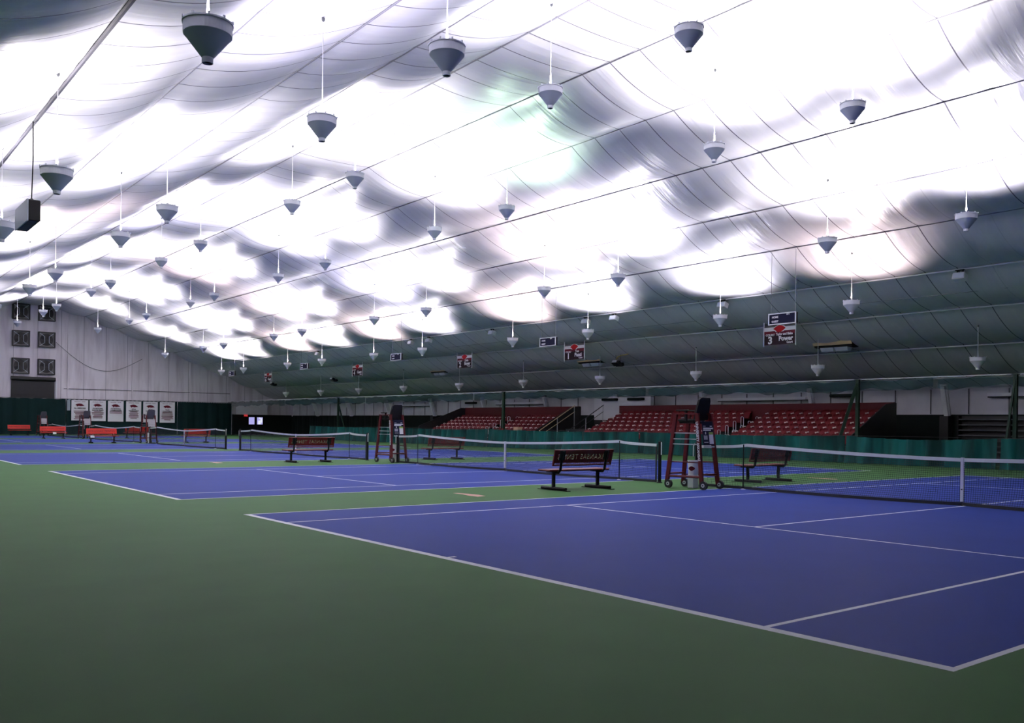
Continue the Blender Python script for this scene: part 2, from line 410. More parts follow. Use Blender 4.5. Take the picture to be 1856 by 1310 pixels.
def make_fan(x, z, label):
    t = thing('wall_fan', label, 'fan', (x, YEND - .02, z), 0, 'extractor fans on the far gable wall')
    h = .70
    mb = MB()
    for (cx, cz, dx, dz) in ((0, h, 1.46, .09), (0, -h, 1.46, .09), (-h, 0, .09, 1.46), (h, 0, .09, 1.46)): mb.box((cx, -.16, cz), (dx, .34, dz), 0)
    mb.build('frame', M_fanblack, t)
    mb = MB(); n = 32; vs = []; fs = []
    for k in range(n):
        a = 2 * PI * k / n; c, s = math.cos(a), math.sin(a); q = .66 / max(abs(c), abs(s))
        vs += [(.58 * c, -.10, .58 * s), (q * c, -.14, q * s)]
    for k in range(n): fs.append((2 * k, 2 * k + 1, (2 * k + 3) % (2 * n), (2 * k + 2) % (2 * n)))
    mb.add(vs, fs); mb.build('shroud', M_metal, t)
    mb = MB(); mb.box((0, .0, 0), (1.36, .03, 1.36), 0); mb.build('back_plate', M_fanblack, t)
    for k in range(4):
        a = k * PI / 2 + .5 + x; mb = MB(); u = Vector((math.cos(a), 0, math.sin(a))); w = Vector((-math.sin(a), 0, math.cos(a)))
        mb.add([u * .08 + w * .05 + Vector((0, -.05, 0)), u * .54 + w * .20 + Vector((0, -.03, 0)), u * .54 - w * .10 + Vector((0, -.10, 0)), u * .08 - w * .05 + Vector((0, -.09, 0))], [(0, 1, 2, 3), (3, 2, 1, 0)])
        mb.build('blade', M_fanblack, t)
    mb = MB(); mb.lathe([(.10, 0), (.10, .12)], 16, close=True); o = mb.build('hub', M_fanblack, t); o.rotation_euler = (PI / 2, 0, 0)
    mb = MB()
    for sx in (-1, 1):
        mb.tube([(sx * .62, -.26, .62), (sx * .20, -.28, .30), (sx * .20, -.28, -.30), (sx * .62, -.26, -.62)], .022, 6)
    mb.build('guard_bar', M_lens, t)
fl = [(10.86, 11.6), (13.06, 11.6), (10.86, 9.07), (13.06, 9.07), (10.86, 6.47), (13.06, 6.47)]
for (x, z), w in zip(fl, ['top left', 'top right', 'middle left', 'middle right', 'bottom left', 'bottom right']):
    make_fan(x, z, 'square dark extractor fan on the far gable wall, %s of the six' % w)
mb = MB(); mb.tube([(13.9 + 8 * t, YEND - .12, 8.9 - 2.6 * math.sin(PI * t) * .75 - 1.2 * t) for t in [i / 16 for i in range(17)]], .02, 5)
tag(mb.build('wall_cable', M_slat), 'thin dark cable sagging across the far gable wall beside the fans', 'cable')

def wavy_sheet(p0, p1, z0, z1, amp, wl, mat_, name, seed=0, nz=10, sagtop=0, flare=0, step=.12):
    """hanging cloth between two floor points; z0, z1 may be functions of t"""
    rnd = random.Random(seed); p0, p1 = Vector(p0), Vector(p1); d = p1 - p0; L = d.length; u = d.normalized(); nrm = Vector((-u.y, u.x))
    n = max(8, int(L / step)); ph = [rnd.uniform(0, 6.28) for _ in range(6)]
    vs = []; fs = []
    for i in range(n + 1):
        t = i / n; s = t * L
        wv = math.sin(2 * PI * s / wl + ph[0] + 1.3 * math.sin(s / wl * 1.1 + ph[1])) * .6 + math.sin(2 * PI * s / (wl * .43) + ph[2]) * .25 + math.sin(2 * PI * s / (wl * 2.7) + ph[3]) * .5
        a = z0(t) if callable(z0) else z0; b = z1(t) if callable(z1) else z1
        for k in range(nz + 1):
            q = k / nz; off = amp * wv * (1 - .45 * q) + flare * (1 - q) ** 2
            p = p0 + u * s + nrm * off; vs.append((p.x, p.y, a + (b - a) * q))
    m = nz + 1
    for i in range(n):
        for k in range(nz): fs.append((i * m + k, (i + 1) * m + k, (i + 1) * m + k + 1, i * m + k + 1))
    mb = MB(); mb.add(vs, fs); return mb.build(name, mat_, smooth=True)
# dark green curtain along the far end wall
def zt(t): return 3.42 + .015 * math.sin(t * 160)
tag(wavy_sheet((-13.5, YEND - .45), (14.75, YEND - .45), .02, zt, .05, 1.3, M_tealdark, 'wall_curtain', 1), 'dark green curtain hung across the far wall left of the banners', 'curtain', 'dark green curtains on the far wall')
tag(wavy_sheet((14.8, YEND - .45), (25.4, YEND - .45), .02, zt, .04, 1.3, M_tealdark, 'wall_curtain', 2), 'dark green curtain hung on the far wall behind the six banners', 'curtain', 'dark green curtains on the far wall')
tag(wavy_sheet((25.45, YEND - .45), (31.2, YEND - .45), .02, zt, .07, 1.5, M_tealdark, 'wall_curtain', 3), 'dark green curtain hung on the far wall right of the banners', 'curtain', 'dark green curtains on the far wall')
tag(wavy_sheet((31.3, YEND - .35), (38.2, YEND - .35), .02, 2.22, .03, 1.5, M_darkgreen, 'wall_curtain', 4), 'low near-black curtain in the far right corner under the white panels', 'curtain', 'dark green curtains on the far wall')
mb = MB(); mb.tube([(-13.5, YEND - .45, 3.44), (31.3, YEND - .45, 3.46)], .02, 6); mb.tube([(31.3, YEND - .45, 3.46), (33, YEND - .45, 3.36), (36, YEND - .45, 3.5)], .02, 6)
tag(mb.build('curtain_wire', M_slat), 'wire carrying the dark curtains across the far wall', 'wire')
# banners
BN = [(15.22, 16.73, ('ALL AMERICANS',), 7, 1.37), (16.86, 18.36, ('ITA NATIONAL', 'INDOOR FINALS'), 6, 1.33), (18.55, 20.03, ('ITA NATIONAL', 'CHAMPIONSHIPS'), 2, 1.3), (20.27, 21.74, ('NCAA', 'TOURNAMENT'), 6, 1.32), (21.93, 23.37, ('NCAA', 'TOURNAMENT'), 6, 1.28), (23.57, 25.1, ('NCAA', 'TOURNAMENT'), 7, 1.24)]
BL = ['leftmost, headed ALL AMERICANS', 'second of six from the left', 'half empty, third of six', 'fourth of six from the left', 'fifth of six, beside an umpire chair', 'rightmost of six']
for k, (x0, x1, head, nl, zb) in enumerate(BN):
    zt_ = 3.36; w = x1 - x0; cx = (x0 + x1) / 2; yb = YEND - .62
    t = thing('banner', 'white printed banner on the dark far curtain, ' + BL[k], 'banner', (cx, yb, zb), 0, 'white banners on the far wall')
    mb = MB(); nx = 10; nz_ = 8; vs = []; fs = []
    for i in range(nx + 1):
        for j in range(nz_ + 1): vs.append((-w / 2 + w * i / nx, .015 * math.sin(i * 1.1 + k) * (1 - j / nz_), (zt_ - zb) * j / nz_))
    for i in range(nx):
        for j in range(nz_): fs.append((i * (nz_ + 1) + j, (i + 1) * (nz_ + 1) + j, (i + 1) * (nz_ + 1) + j + 1, i * (nz_ + 1) + j + 1))
    mb.add(vs, fs); mb.build('cloth', M_banner, t, smooth=True)
    mb = MB(); Z = zt_ - zb
    text_add(mb, 'ARKANSAS  TENNIS', .12, place(FACE_MY, 0, -.03, Z - .16), 1, width=.95)
    for j, h in enumerate(head): text_add(mb, h, .165, place(FACE_MY, 0, -.03, Z - .80 - .17 * j), 0, width=.85, bold=.006)
    rnd = random.Random(k)
    for j in range(nl): mb.box((0, -.03, Z - 1.08 - .125 * j), (w * rnd.uniform(.4, .8), .004, .055), 1)
    mb.build('lettering', [M_printdark, M_printmaroon], t)
    for sx in (-1, 1):
        mb = MB(); mb.tube([(sx * w * .46, 0, Z - .02), (sx * w * .46, .17, 3.46 - zb)], .012, 5); mb.build('tie', M_slat, t)
    mb = MB(); pl = [(-.42, .02), (-.28, .12), (-.05, .17), (.15, .14), (.30, .04), (.42, -.05), (.25, -.07), (.05, -.10), (-.12, -.06), (-.25, -.14), (-.30, -.03)]
    mb.prism([(x, y) for x, y in pl], place(FACE_MY, 0, -.03, Z - .50), .004); mb.build('emblem', M_printmaroon, t)
mb = MB(); mb.box((14.98, YEND - .60, 2.85), (.28, .02, 1.05), 0, ch=.01); mb.tube([(14.98, YEND - .60, 3.36), (14.98, YEND - .45, 3.46)], .012, 5); tag(mb.build('hanging_sheet', mat('pale_sheet', (.30, .36, .40), .5)), 'narrow pale grey sheet hanging at the left edge of the first banner', 'sheet')
# grey panel, exit sign and two lit screens in the far right corner
mb = MB(); mb.box((33.4, YEND - .62, 2.85), (3.6, .05, 1.25), 0); mb.build('trim_41', M_sidewall, kind='structure')
t = thing('exit_sign', 'small red exit sign above the two lit screens in the far corner', 'sign', (32.7, YEND - .7, 2.12))
mb = MB(); mb.box((0, 0, 0), (.42, .06, .20), 0, ch=.01); mb.build('sign_box', M_exit, t)
mb = MB(); text_add(mb, 'EXIT', .16, place(FACE_MY, 0, -.035, 0)); mb.build('lettering', M_print, t)
for k, (x, lab) in enumerate([(33.38, 'lit violet wall screen in the far right corner, left of the pair'), (34.32, 'lit wall screen showing a bright white picture, right of the pair')]):
    t = thing('wall_screen', lab, 'screen', (x, YEND - .62, 1.55), 0, 'lit screens in the far corner')
    mb = MB(); mb.box((0, 0, 0), (.78, .06, .92), 0, ch=.01); mb.build('casing', M_black, t)
    mb = MB(); mb.box((0, -.035, 0), (.64, .01, .78), 0)
    if k:
        mb.box((-.05, -.042, -.17), (.30, .004, .42), 1); mb.box((.17, -.042, .05), (.22, .004, .5), 1); mb.box((-.02, -.042, .30), (.2, .004, .12), 1)
    mb.build('display', [M_screen, M_screen2], t)

# ------------------------------------------------------------------ pendant lamps
ROWS = {  # row: x, rim z, lit, description, y positions
 1: (31.9, 4.40, False, 'unlit white cone pendant in the lowest row above the bleachers', [14.23, 21.52, 28.82, 36.14, 43.38, 50.72, 58.37, 65.61, 72.76, 80.27]),
 2: (25.8, 6.30, True, 'white cone pendant in the row level with the scoreboards', [16.18, 22.38, 30.73, 36.85, 46.18, 52.4, 60.32, 66.48, 75.82, 81.22]),
 3: (21.3, 7.77, True, 'grey cone pendant in the third row up from the bleachers', [9.84, 14.38, 24.13, 28.88, 38.81, 44.46, 54.28, 58.92, 68.72, 73.41, 83.55]),
 4: (15.2, 9.60, True, 'grey cone pendant in the row right of the roof ridge', [9.85, 14.2, 23.92, 28.8, 38.73, 44.38, 54.16, 58.6, 68.49, 73.04, 82.76]),
 5: (9.0, 9.75, True, 'grey cone pendant in the row left of the roof ridge', [9.86, 14.26, 24.21, 29.09, 38.94, 44.69, 54.28, 58.82, 68.7, 73.22, 83.63]),
 6: (3.0, 7.76, True, 'grey cone pendant in the second row left of the ridge', [9.93, 14.51, 24.54, 29.43, 39.3, 44.78, 54.3, 58.8, 68.7, 73.2]),
 7: (-1.45, 6.43, True, 'large looking grey cone pendant in the leftmost row', [8.68, 17.14, 23.39, 31.0, 38.2]),
}
TINT = {(2, 0): (PINK, .55), (2, 3): (PINK, .9), (2, 2): (COOL, 1.1), (2, 5): (PINK, .8), (2, 7): (PINK, .8), (3, 2): (COOL, 1.2), (3, 3): (PINK, .9), (3, 5): (VIOLET, .9),
        (3, 7): (PINK, .8), (4, 2): (GREEN, .55), (4, 5): (COOL, 1.0), (4, 7): (PINK, .8), (5, 5): (VIOLET, 1.0), (6, 1): (VIOLET, .75), (6, 0): (VIOLET, .7), (6, 4): (PINK, .9), (7, 0): (VIOLET, .45), (5, 0): (WHITE, 1.2), (4, 1): (WHITE, 1.3), (4, 0): (WHITE, 1.2)}
def make_lamp(band, cone):
    t = thing('pendant_lamp', 'x', 'lamp', (0, 0, 0), 0, 'cone pendant lamps')     # origin at the rim centre
    mb = MB(); mb.lathe([(.292, -.005), (.300, 0), (.312, .0), (.312, -.02), (.300, -.022), (.297, -.155), (.288, -.16)], 40)
    for k in range(10):
        a = 2 * PI * k / 10; mb.box((.308 * math.cos(a), .308 * math.sin(a), .010), (.025, .025, .034), 0, Matrix.Rotation(a, 3, 'Z'))
    mb.build('rim_band', band, t, smooth=False)
    mb = MB(); mb.lathe([(.293, -.152), (.075, -.43), (.062, -.44)], 40); mb.build('reflector_cone', cone, t, smooth=True)
    mb = MB(); mb.lathe([(.068, -.42), (.070, -.435), (.070, -.50), (.060, -.503), (.058, -.47)], 24); mb.build('collar', band, t, smooth=False)
    mb = MB(); mb.lathe([(.0585, -.475), (.001, -.475)], 20); mb.build('socket', M_black, t)
    mb = MB(); mb.lathe([(.285, -.15), (.09, -.40), (.001, -.405)], 32); mb.build('inner_reflector', M_lampin, t, smooth=True)
    mb = MB(); mb.tube([(0, 0, -.38), (0, 0, .05), (0, 0, .30)], [.025, .025, .012], 8)
    for k in range(2): mb.beam((-.29 * math.cos(k * PI / 2), -.29 * math.sin(k * PI / 2), -.012), (.29 * math.cos(k * PI / 2), .29 * math.sin(k * PI / 2), -.012), .012, .02)
    mb.build('stem', M_white, t)
    return t
LAMPS = {'white': make_lamp(M_lampbright, M_lampbright), 'grey': make_lamp(M_lampband, M_lampgrey)}; used = set()
LDATA = {}
def lamp_copy(src):
    c = src.copy(); C.objects.link(c)
    for ch in list(src.children):
        if ch.name.split('.')[0] in ('cord', 'ceiling_hook', 'lamp_light'): continue
        k = ch.copy(); C.objects.link(k); k.parent = c
    return c
def lamp_light(p, tint, k, row):
    wide = row != 2
    key = (tint, k, wide)
    if key not in LDATA:
        L = bpy.data.lights.new('lamp_light', 'SPOT'); L.energy = LAMP_POWER * k * (1.0 if wide else .8); L.color = tint; L.spot_size = math.radians(144 if wide else 140); L.spot_blend = .50 if wide else .40; L.shadow_soft_size = .12
        LDATA[key] = L
    o = bpy.data.objects.new('lamp_light', LDATA[key]); C.objects.link(o); o.parent = p; o.location = (0, 0, .10); o.rotation_euler = (PI, 0, 0)
for r, (x, z, lit, desc, ys) in ROWS.items():
    h = fabric_z(x) - .03 - z
    mb = MB(); mb.tube([(0, 0, .28), (0, 0, h)], .015 if r == 1 else .009, 6); cordmesh = mb.build('cord', M_cord)
    mb = MB(); mb.lathe([(.035, h + .06), (.035, h), (.012, h - .03)], 10, close=True); hookmesh = mb.build('ceiling_hook', M_slat)
    for i, y in enumerate(ys):
        kind = 'white' if r < 3 else 'grey'
        t = lamp_copy(LAMPS[kind]) if kind in used else LAMPS[kind]; used.add(kind)
        t.location = (x, y, z); t.rotation_euler = (0, 0, i * .7)
        t['label'] = '%s, %s of its row' % (desc, ORD[i])
        t['group'] = 'cone pendant lamps, row %s' % ['', 'above the bleachers', 'under the scoreboards', 'third from the bleachers', 'right of the ridge', 'left of the ridge', 'second left of the ridge', 'leftmost'][r]
        for src in (cordmesh, hookmesh):
            c = src.copy(); C.objects.link(c); c.parent = t
        if lit:
            tint, k = TINT.get((r, i), (WHITE if (i + r) % 3 else COOL, 1.0)); lamp_light(t, tint, k, r)
    bpy.data.objects.remove(cordmesh); bpy.data.objects.remove(hookmesh)

# ------------------------------------------------------------------ tennis nets
def net_curves():
    def ztop(s):                      # s: distance from centre along the net
        a = abs(s)
        if a <= 5.029: return .914 + (1.07 - .914) * (a / 5.029) ** 1.6
        q = (a - 5.029) / 1.37; return 1.07 - .10 * q ** .5 + .03 * q
    def bulge(s):
        a = abs(s)
        if a <= 5.029: return -.30 * math.sin(PI * min(1, a / 5.029)) ** .8
        return -.05 * math.sin(PI * (a - 5.029) / 1.37)
    return ztop, bulge
ZTOP, BULGE = net_curves()
def net_pt(s, q):                     # q: 0 bottom .. 1 top
    zt_ = ZTOP(s) - .04; z = .05 + (zt_ - .05) * q
    return (BULGE(s) * (1 - q) ** 2.2, s, z)
def make_net():
    t = thing('tennis_net', 'x', 'net', (0, 0, 0), 0, 'tennis nets across the courts'); H = 6.35
    mb = MB(); w = .0062
    n = 288
    for i in range(n + 1):
        s = -H + 2 * H * i / n; pts = [Vector(net_pt(s, q)) for q in (0, .2, .45, .75, 1)]
        for a, b in zip(pts[:-1], pts[1:]):
            mb.add([a + Vector((0, -w / 2, 0)), a + Vector((0, w / 2, 0)), b + Vector((0, w / 2, 0)), b + Vector((0, -w / 2, 0))], [(0, 1, 2, 3)])
    for j in range(1, 21):
        q = j / 21; m = 44
        pts = [Vector(net_pt(-H + 2 * H * i / m, q)) for i in range(m + 1)]
        for a, b in zip(pts[:-1], pts[1:]):
            mb.add([a + Vector((0, 0, -w / 2)), b + Vector((0, 0, -w / 2)), b + Vector((0, 0, w / 2)), a + Vector((0, 0, w / 2))], [(0, 1, 2, 3)])
    mb.build('netting', M_net, t)
    mb = MB(); m = 64
    for i in range(m):
        s0, s1 = -H + 2 * H * i / m, -H + 2 * H * (i + 1) / m; z0, z1 = ZTOP(s0), ZTOP(s1); d = .014
        vs = [(-d, s0, z0 - .068), (-d, s1, z1 - .068), (-d, s1, z1), (-d, s0, z0), (d, s0, z0 - .068), (d, s1, z1 - .068), (d, s1, z1), (d, s0, z0)]
        mb.add(vs, [(0, 3, 2, 1), (4, 5, 6, 7), (3, 7, 6, 2), (0, 1, 5, 4)])
    mb.build('headband', M_tape, t)
    mb = MB()
    for i in range(m):
        s0, s1 = -H + 2 * H * i / m, -H + 2 * H * (i + 1) / m; b0, b1 = BULGE(s0), BULGE(s1)
        za, zb = .012, .075
        vs = [(b0 - .01, s0, za), (b1 - .01, s1, za), (b1 - .01, s1, zb), (b0 - .01, s0, zb), (b0 + .01, s0, za), (b1 + .01, s1, za), (b1 + .01, s1, zb), (b0 + .01, s0, zb)]
        mb.add(vs, [(0, 3, 2, 1), (4, 5, 6, 7), (3, 7, 6, 2), (0, 1, 5, 4)])
    for sg in (-1, 1): mb.box((0, sg * 6.33, .52), (.015, .05, .95), 0)
    mb.build('edge_binding', M_net, t)
    mb = MB(); mb.box((-.018, 0, .50), (.012, .055, .82), 0); mb.box((.018, 0, .50), (.012, .055, .82), 0); mb.box((0, 0, .917), (.05, .055, .012), 0); mb.box((-.026, 0, .32), (.006, .03, .018), 1); mb.box((0, 0, .05), (.02, .02, .09), 1)
    mb.build('centre_strap', [M_white, M_dark], t)
    for sg in (-1, 1):
        mb = MB(); mb.tube([(0, sg * 6.45, .0), (0, sg * 6.45, 1.02)], .045, 12); mb.lathe([(.047, 1.02), (.047, 1.05), (.02, 1.07)], 12, (0, sg * 6.45, 0), close=True)
        mb.lathe([(.075, 0), (.075, .02), (.05, .03)], 12, (0, sg * 6.45, 0))
        p = mb.build('net_post', M_black, t)
        mb = MB(); mb.tube([(0, sg * 6.50, 1.04), (-.03, sg * 6.53, .98), (-.03, sg * 6.53, .72)], .013, 6); mb.build('net_cord', M_tape, p)
    return t
NET = make_net()
NL = ['nearest tennis net, stretched across the front blue court on the right', 'tennis net of the second court, behind the front maroon bench', 'tennis net of the third court, behind the second maroon bench',
      'tennis net of the fourth court, beside the far umpire chair', 'tennis net of the fifth court, between the two far umpire chairs', 'farthest tennis net, before the dark green curtain']
STK = None
def make_stick():
    mb = MB(); mb.tube([(0, 0, .012), (0, 0, 1.05)], .013, 8, 0); mb.lathe([(.055, 0), (.055, .012), (.015, .02)], 14, close=True, mi=1); return mb.build('singles_stick', [M_black, M_white])
for k, y0 in enumerate(COURTS):
    n = NET if k == 0 else dup(NET); n.location = (11.885, y0 + 5.485, 0); n['label'] = NL[k]
    for sg in (-1, 1):
        if k == 0 and sg < 0: continue
        if STK is None: STK = make_stick(); s = STK
        else: s = dup(STK)
        s.location = (11.885 - .03, y0 + 5.485 + sg * 5.029, 0)
        tag(s, 'thin black singles stick propping up the %s net at its %s end' % (['nearest', "second court's", "third court's", "fourth court's", "fifth court's", 'farthest'][k], 'left' if sg > 0 else 'right'), 'net stick', 'singles sticks at the nets')

# ------------------------------------------------------------------ benches
def cutout_panel(w, h, txt, size, t):
    """perforated back panel: outline with letter-shaped holes; returns mesh data (local x right, y up)"""
    cu = bpy.data.curves.new('p', 'FONT'); cu.body = txt; cu.size = size; cu.align_x = 'CENTER'; cu.align_y = 'CENTER'; cu.space_character = 1.12
    o = bpy.data.objects.new('p', cu); C.objects.link(o); bpy.context.view_layer.update()
    dg = bpy.context.evaluated_depsgraph_get(); c1 = o.evaluated_get(dg).to_curve(dg)
    c2 = bpy.data.curves.new('p2', 'CURVE'); c2.dimensions = '2D'
    for sp in c1.splines:
        q = c2.splines.new('BEZIER'); q.bezier_points.add(len(sp.bezier_points) - 1); q.use_cyclic_u = True
        for b, d in zip(sp.bezier_points, q.bezier_points):
            d.handle_left_type = d.handle_right_type = 'FREE'; d.co = b.co; d.handle_left = b.handle_left; d.handle_right = b.handle_right
    r = c2.splines.new('POLY'); r.points.add(3)
    for p, (x, y) in zip(r.points, ((-w / 2, -h / 2), (w / 2, -h / 2), (w / 2, h / 2), (-w / 2, h / 2))): p.co = (x, y, 0, 1)
    r.use_cyclic_u = True
    c2.dimensions = '2D'; c2.fill_mode = 'BOTH'; c2.extrude = t / 2; c2.resolution_u = 3
    o2 = bpy.data.objects.new('p2', c2); C.objects.link(o2); bpy.context.view_layer.update()
    dg = bpy.context.evaluated_depsgraph_get(); me = bpy.data.meshes.new_from_object(o2.evaluated_get(dg))
    vs = [v.co.copy() for v in me.vertices]; fs = [tuple(p.vertices) for p in me.polygons]
    bpy.data.objects.remove(o2); bpy.data.objects.remove(o)
    return vs, fs
CUT = cutout_panel(1.72, .20, 'ARKANSAS TENNIS', .165, .012)
def perf_mat(name, col):
    return mat(name, col, .38, var=.2, vscale=60, bump=.4, bscale=90)
def make_bench(red, name='bench'):
    # local: length along x, sitter faces +y
    t = thing(name, 'x', 'bench', (0, 0, 0), 0, 'benches beside the courts'); L = 1.78
    mb = MB(); mb.box((0, .16, .455), (L, .40, .02), 0)
    for yy in (-.045, .365): mb.tube([(-L / 2, yy, .445), (L / 2, yy, .445)], .022, 8)
    for xx in (-L / 2, L / 2): mb.tube([(xx, -.045, .445), (xx, .365, .445)], .022, 8)
    mb.build('seat', red, t)
    # backrest leaning to -y
    a = math.radians(14); R = Matrix.Rotation(a, 4, 'X')       # lean
    B = Matrix.Translation((0, -.10, .55)) @ R
    mb = MB()
    vs, fs = CUT; M = B @ Matrix.Translation((0, 0, .20)) @ Matrix(((-1, 0, 0, 0), (0, 0, 1, 0), (0, 1, 0, 0), (0, 0, 0, 1)))
    mb.add([M @ v for v in vs], fs)
    def bx(c, d): 
        for q in [None]:
            hx = [Vector((sx * d[0] / 2, sy * d[1] / 2, sz * d[2] / 2)) + Vector(c) for sx in (-1, 1) for sy in (-1, 1) for sz in (-1, 1)]
            mb.add([B @ p for p in hx], [(0, 1, 3, 2), (4, 6, 7, 5), (0, 4, 5, 1), (2, 3, 7, 6), (0, 2, 6, 4), (1, 5, 7, 3)])
    bx((0, 0, .335), (L, .035, .07)); bx((0, 0, .015), (L, .03, .03)); bx((0, 0, .085), (L - .06, .012, .035))
    for k in range(44): bx((-.84 + k * 1.68 / 43, 0, .05), (.012, .010, .06))
    for sx in (-1, 1): bx((sx * (L / 2 - .015), 0, .18), (.03, .035, .36)); bx((sx * .86, 0, .20), (.06, .012, .22))
    mb.build('backrest', red, t)
    for sx in (-1, 1):
        x = sx * .675
        mb = MB(); mb.box((x, .10, .22), (.06, .06, .42), 0); leg = mb.build('leg', M_black, t)
        mb = MB(); mb.tube([(x, -.32, .045), (x, .50, .045)], .035, 10); mb.box((x, .09, .008), (.10, 1.0, .014), 0); mb.build('foot_bar', M_black, leg)
        mb = MB(); mb.box((x, .14, .415), (.055, .36, .05), 0)
        mb.tube([(x, .10, .40), (x, -.06, .40), (x, -.125, .46), (x, -.15, .60), (x, -.215, .88)], .03, 8)
        mb.box((x, -.185, .78), (.15, .02, .22), 0, Matrix.Rotation(a, 3, 'X')); mb.build('bracket', M_black, t)
    return t
BR = make_bench(M_benchred); BB = make_bench(M_benchlit)
BENCH = [(8.41, 12.42, 0, 0, 'maroon bench with cut-out letters in its back, in front of the second court net'),
 (14.88, 12.05, 0, 0, 'maroon bench seen through the nearest net, right of the front umpire chair'),
 (9.05, 27.45, 0, 0, 'maroon bench with cut-out letters in front of the third court net'),
 (15.2, 27.85, 0, 0, 'maroon bench seen through the second court net, right of the middle umpire chair'),
 (9.4, 57.4, PI, 1, 'bright red bench facing us before the far umpire chairs, white towel on it'),
 (15.4, 57.7, 0, 1, 'red bench behind the fourth court net, just left of the lit screens'),
 (9.55, 72.0, PI, 1, 'bright red bench below the small umpire chair at the far left'),
 (15.6, 72.2, 0, 1, 'red bench half hidden behind the fifth court net at the far left'),
 (9.85, 87.2, PI, 1, 'bright red bench at the far left edge against the dark curtain')]
u0 = u1 = False
for (x, y, rz, br, lab) in BENCH:
    if br: t = BB if not u1 else dup(BB); u1 = True
    else: t = BR if not u0 else dup(BR); u0 = True
    t.location = (x, y, 0); t.rotation_euler = (0, 0, rz); t['label'] = lab
for (x, y, lab) in ((8.72, 57.22, 'white towel draped over the red bench below the far umpire chair'), (9.55, 71.82, 'white towel draped over the red bench at the far left')):
    mb = MB(); pts = [(.02, .40), (.20, .42), (.24, .62), (.27, .82), (.25, .83), (.22, .64), (.185, .47), (-.01, .47), (-.22, .476), (-.235, .33), (-.255, .33), (-.24, .49)]
    n = 6; vs = []; fs = []
    prof = [(-.265, .34), (-.25, .478), (0, .476), (.17, .478)]
    for i in range(n + 1):
        for (yy, zz) in prof: vs.append((x - .12 + .24 * i / n, y + yy - .07, zz + .006 * math.sin(i * 2)))
    for i in range(n):
        for j in range(3): fs.append((i * 4 + j, (i + 1) * 4 + j, (i + 1) * 4 + j + 1, i * 4 + j + 1))
    mb.add(vs, fs); tag(mb.build('towel', M_print, smooth=True), lab, 'towel')

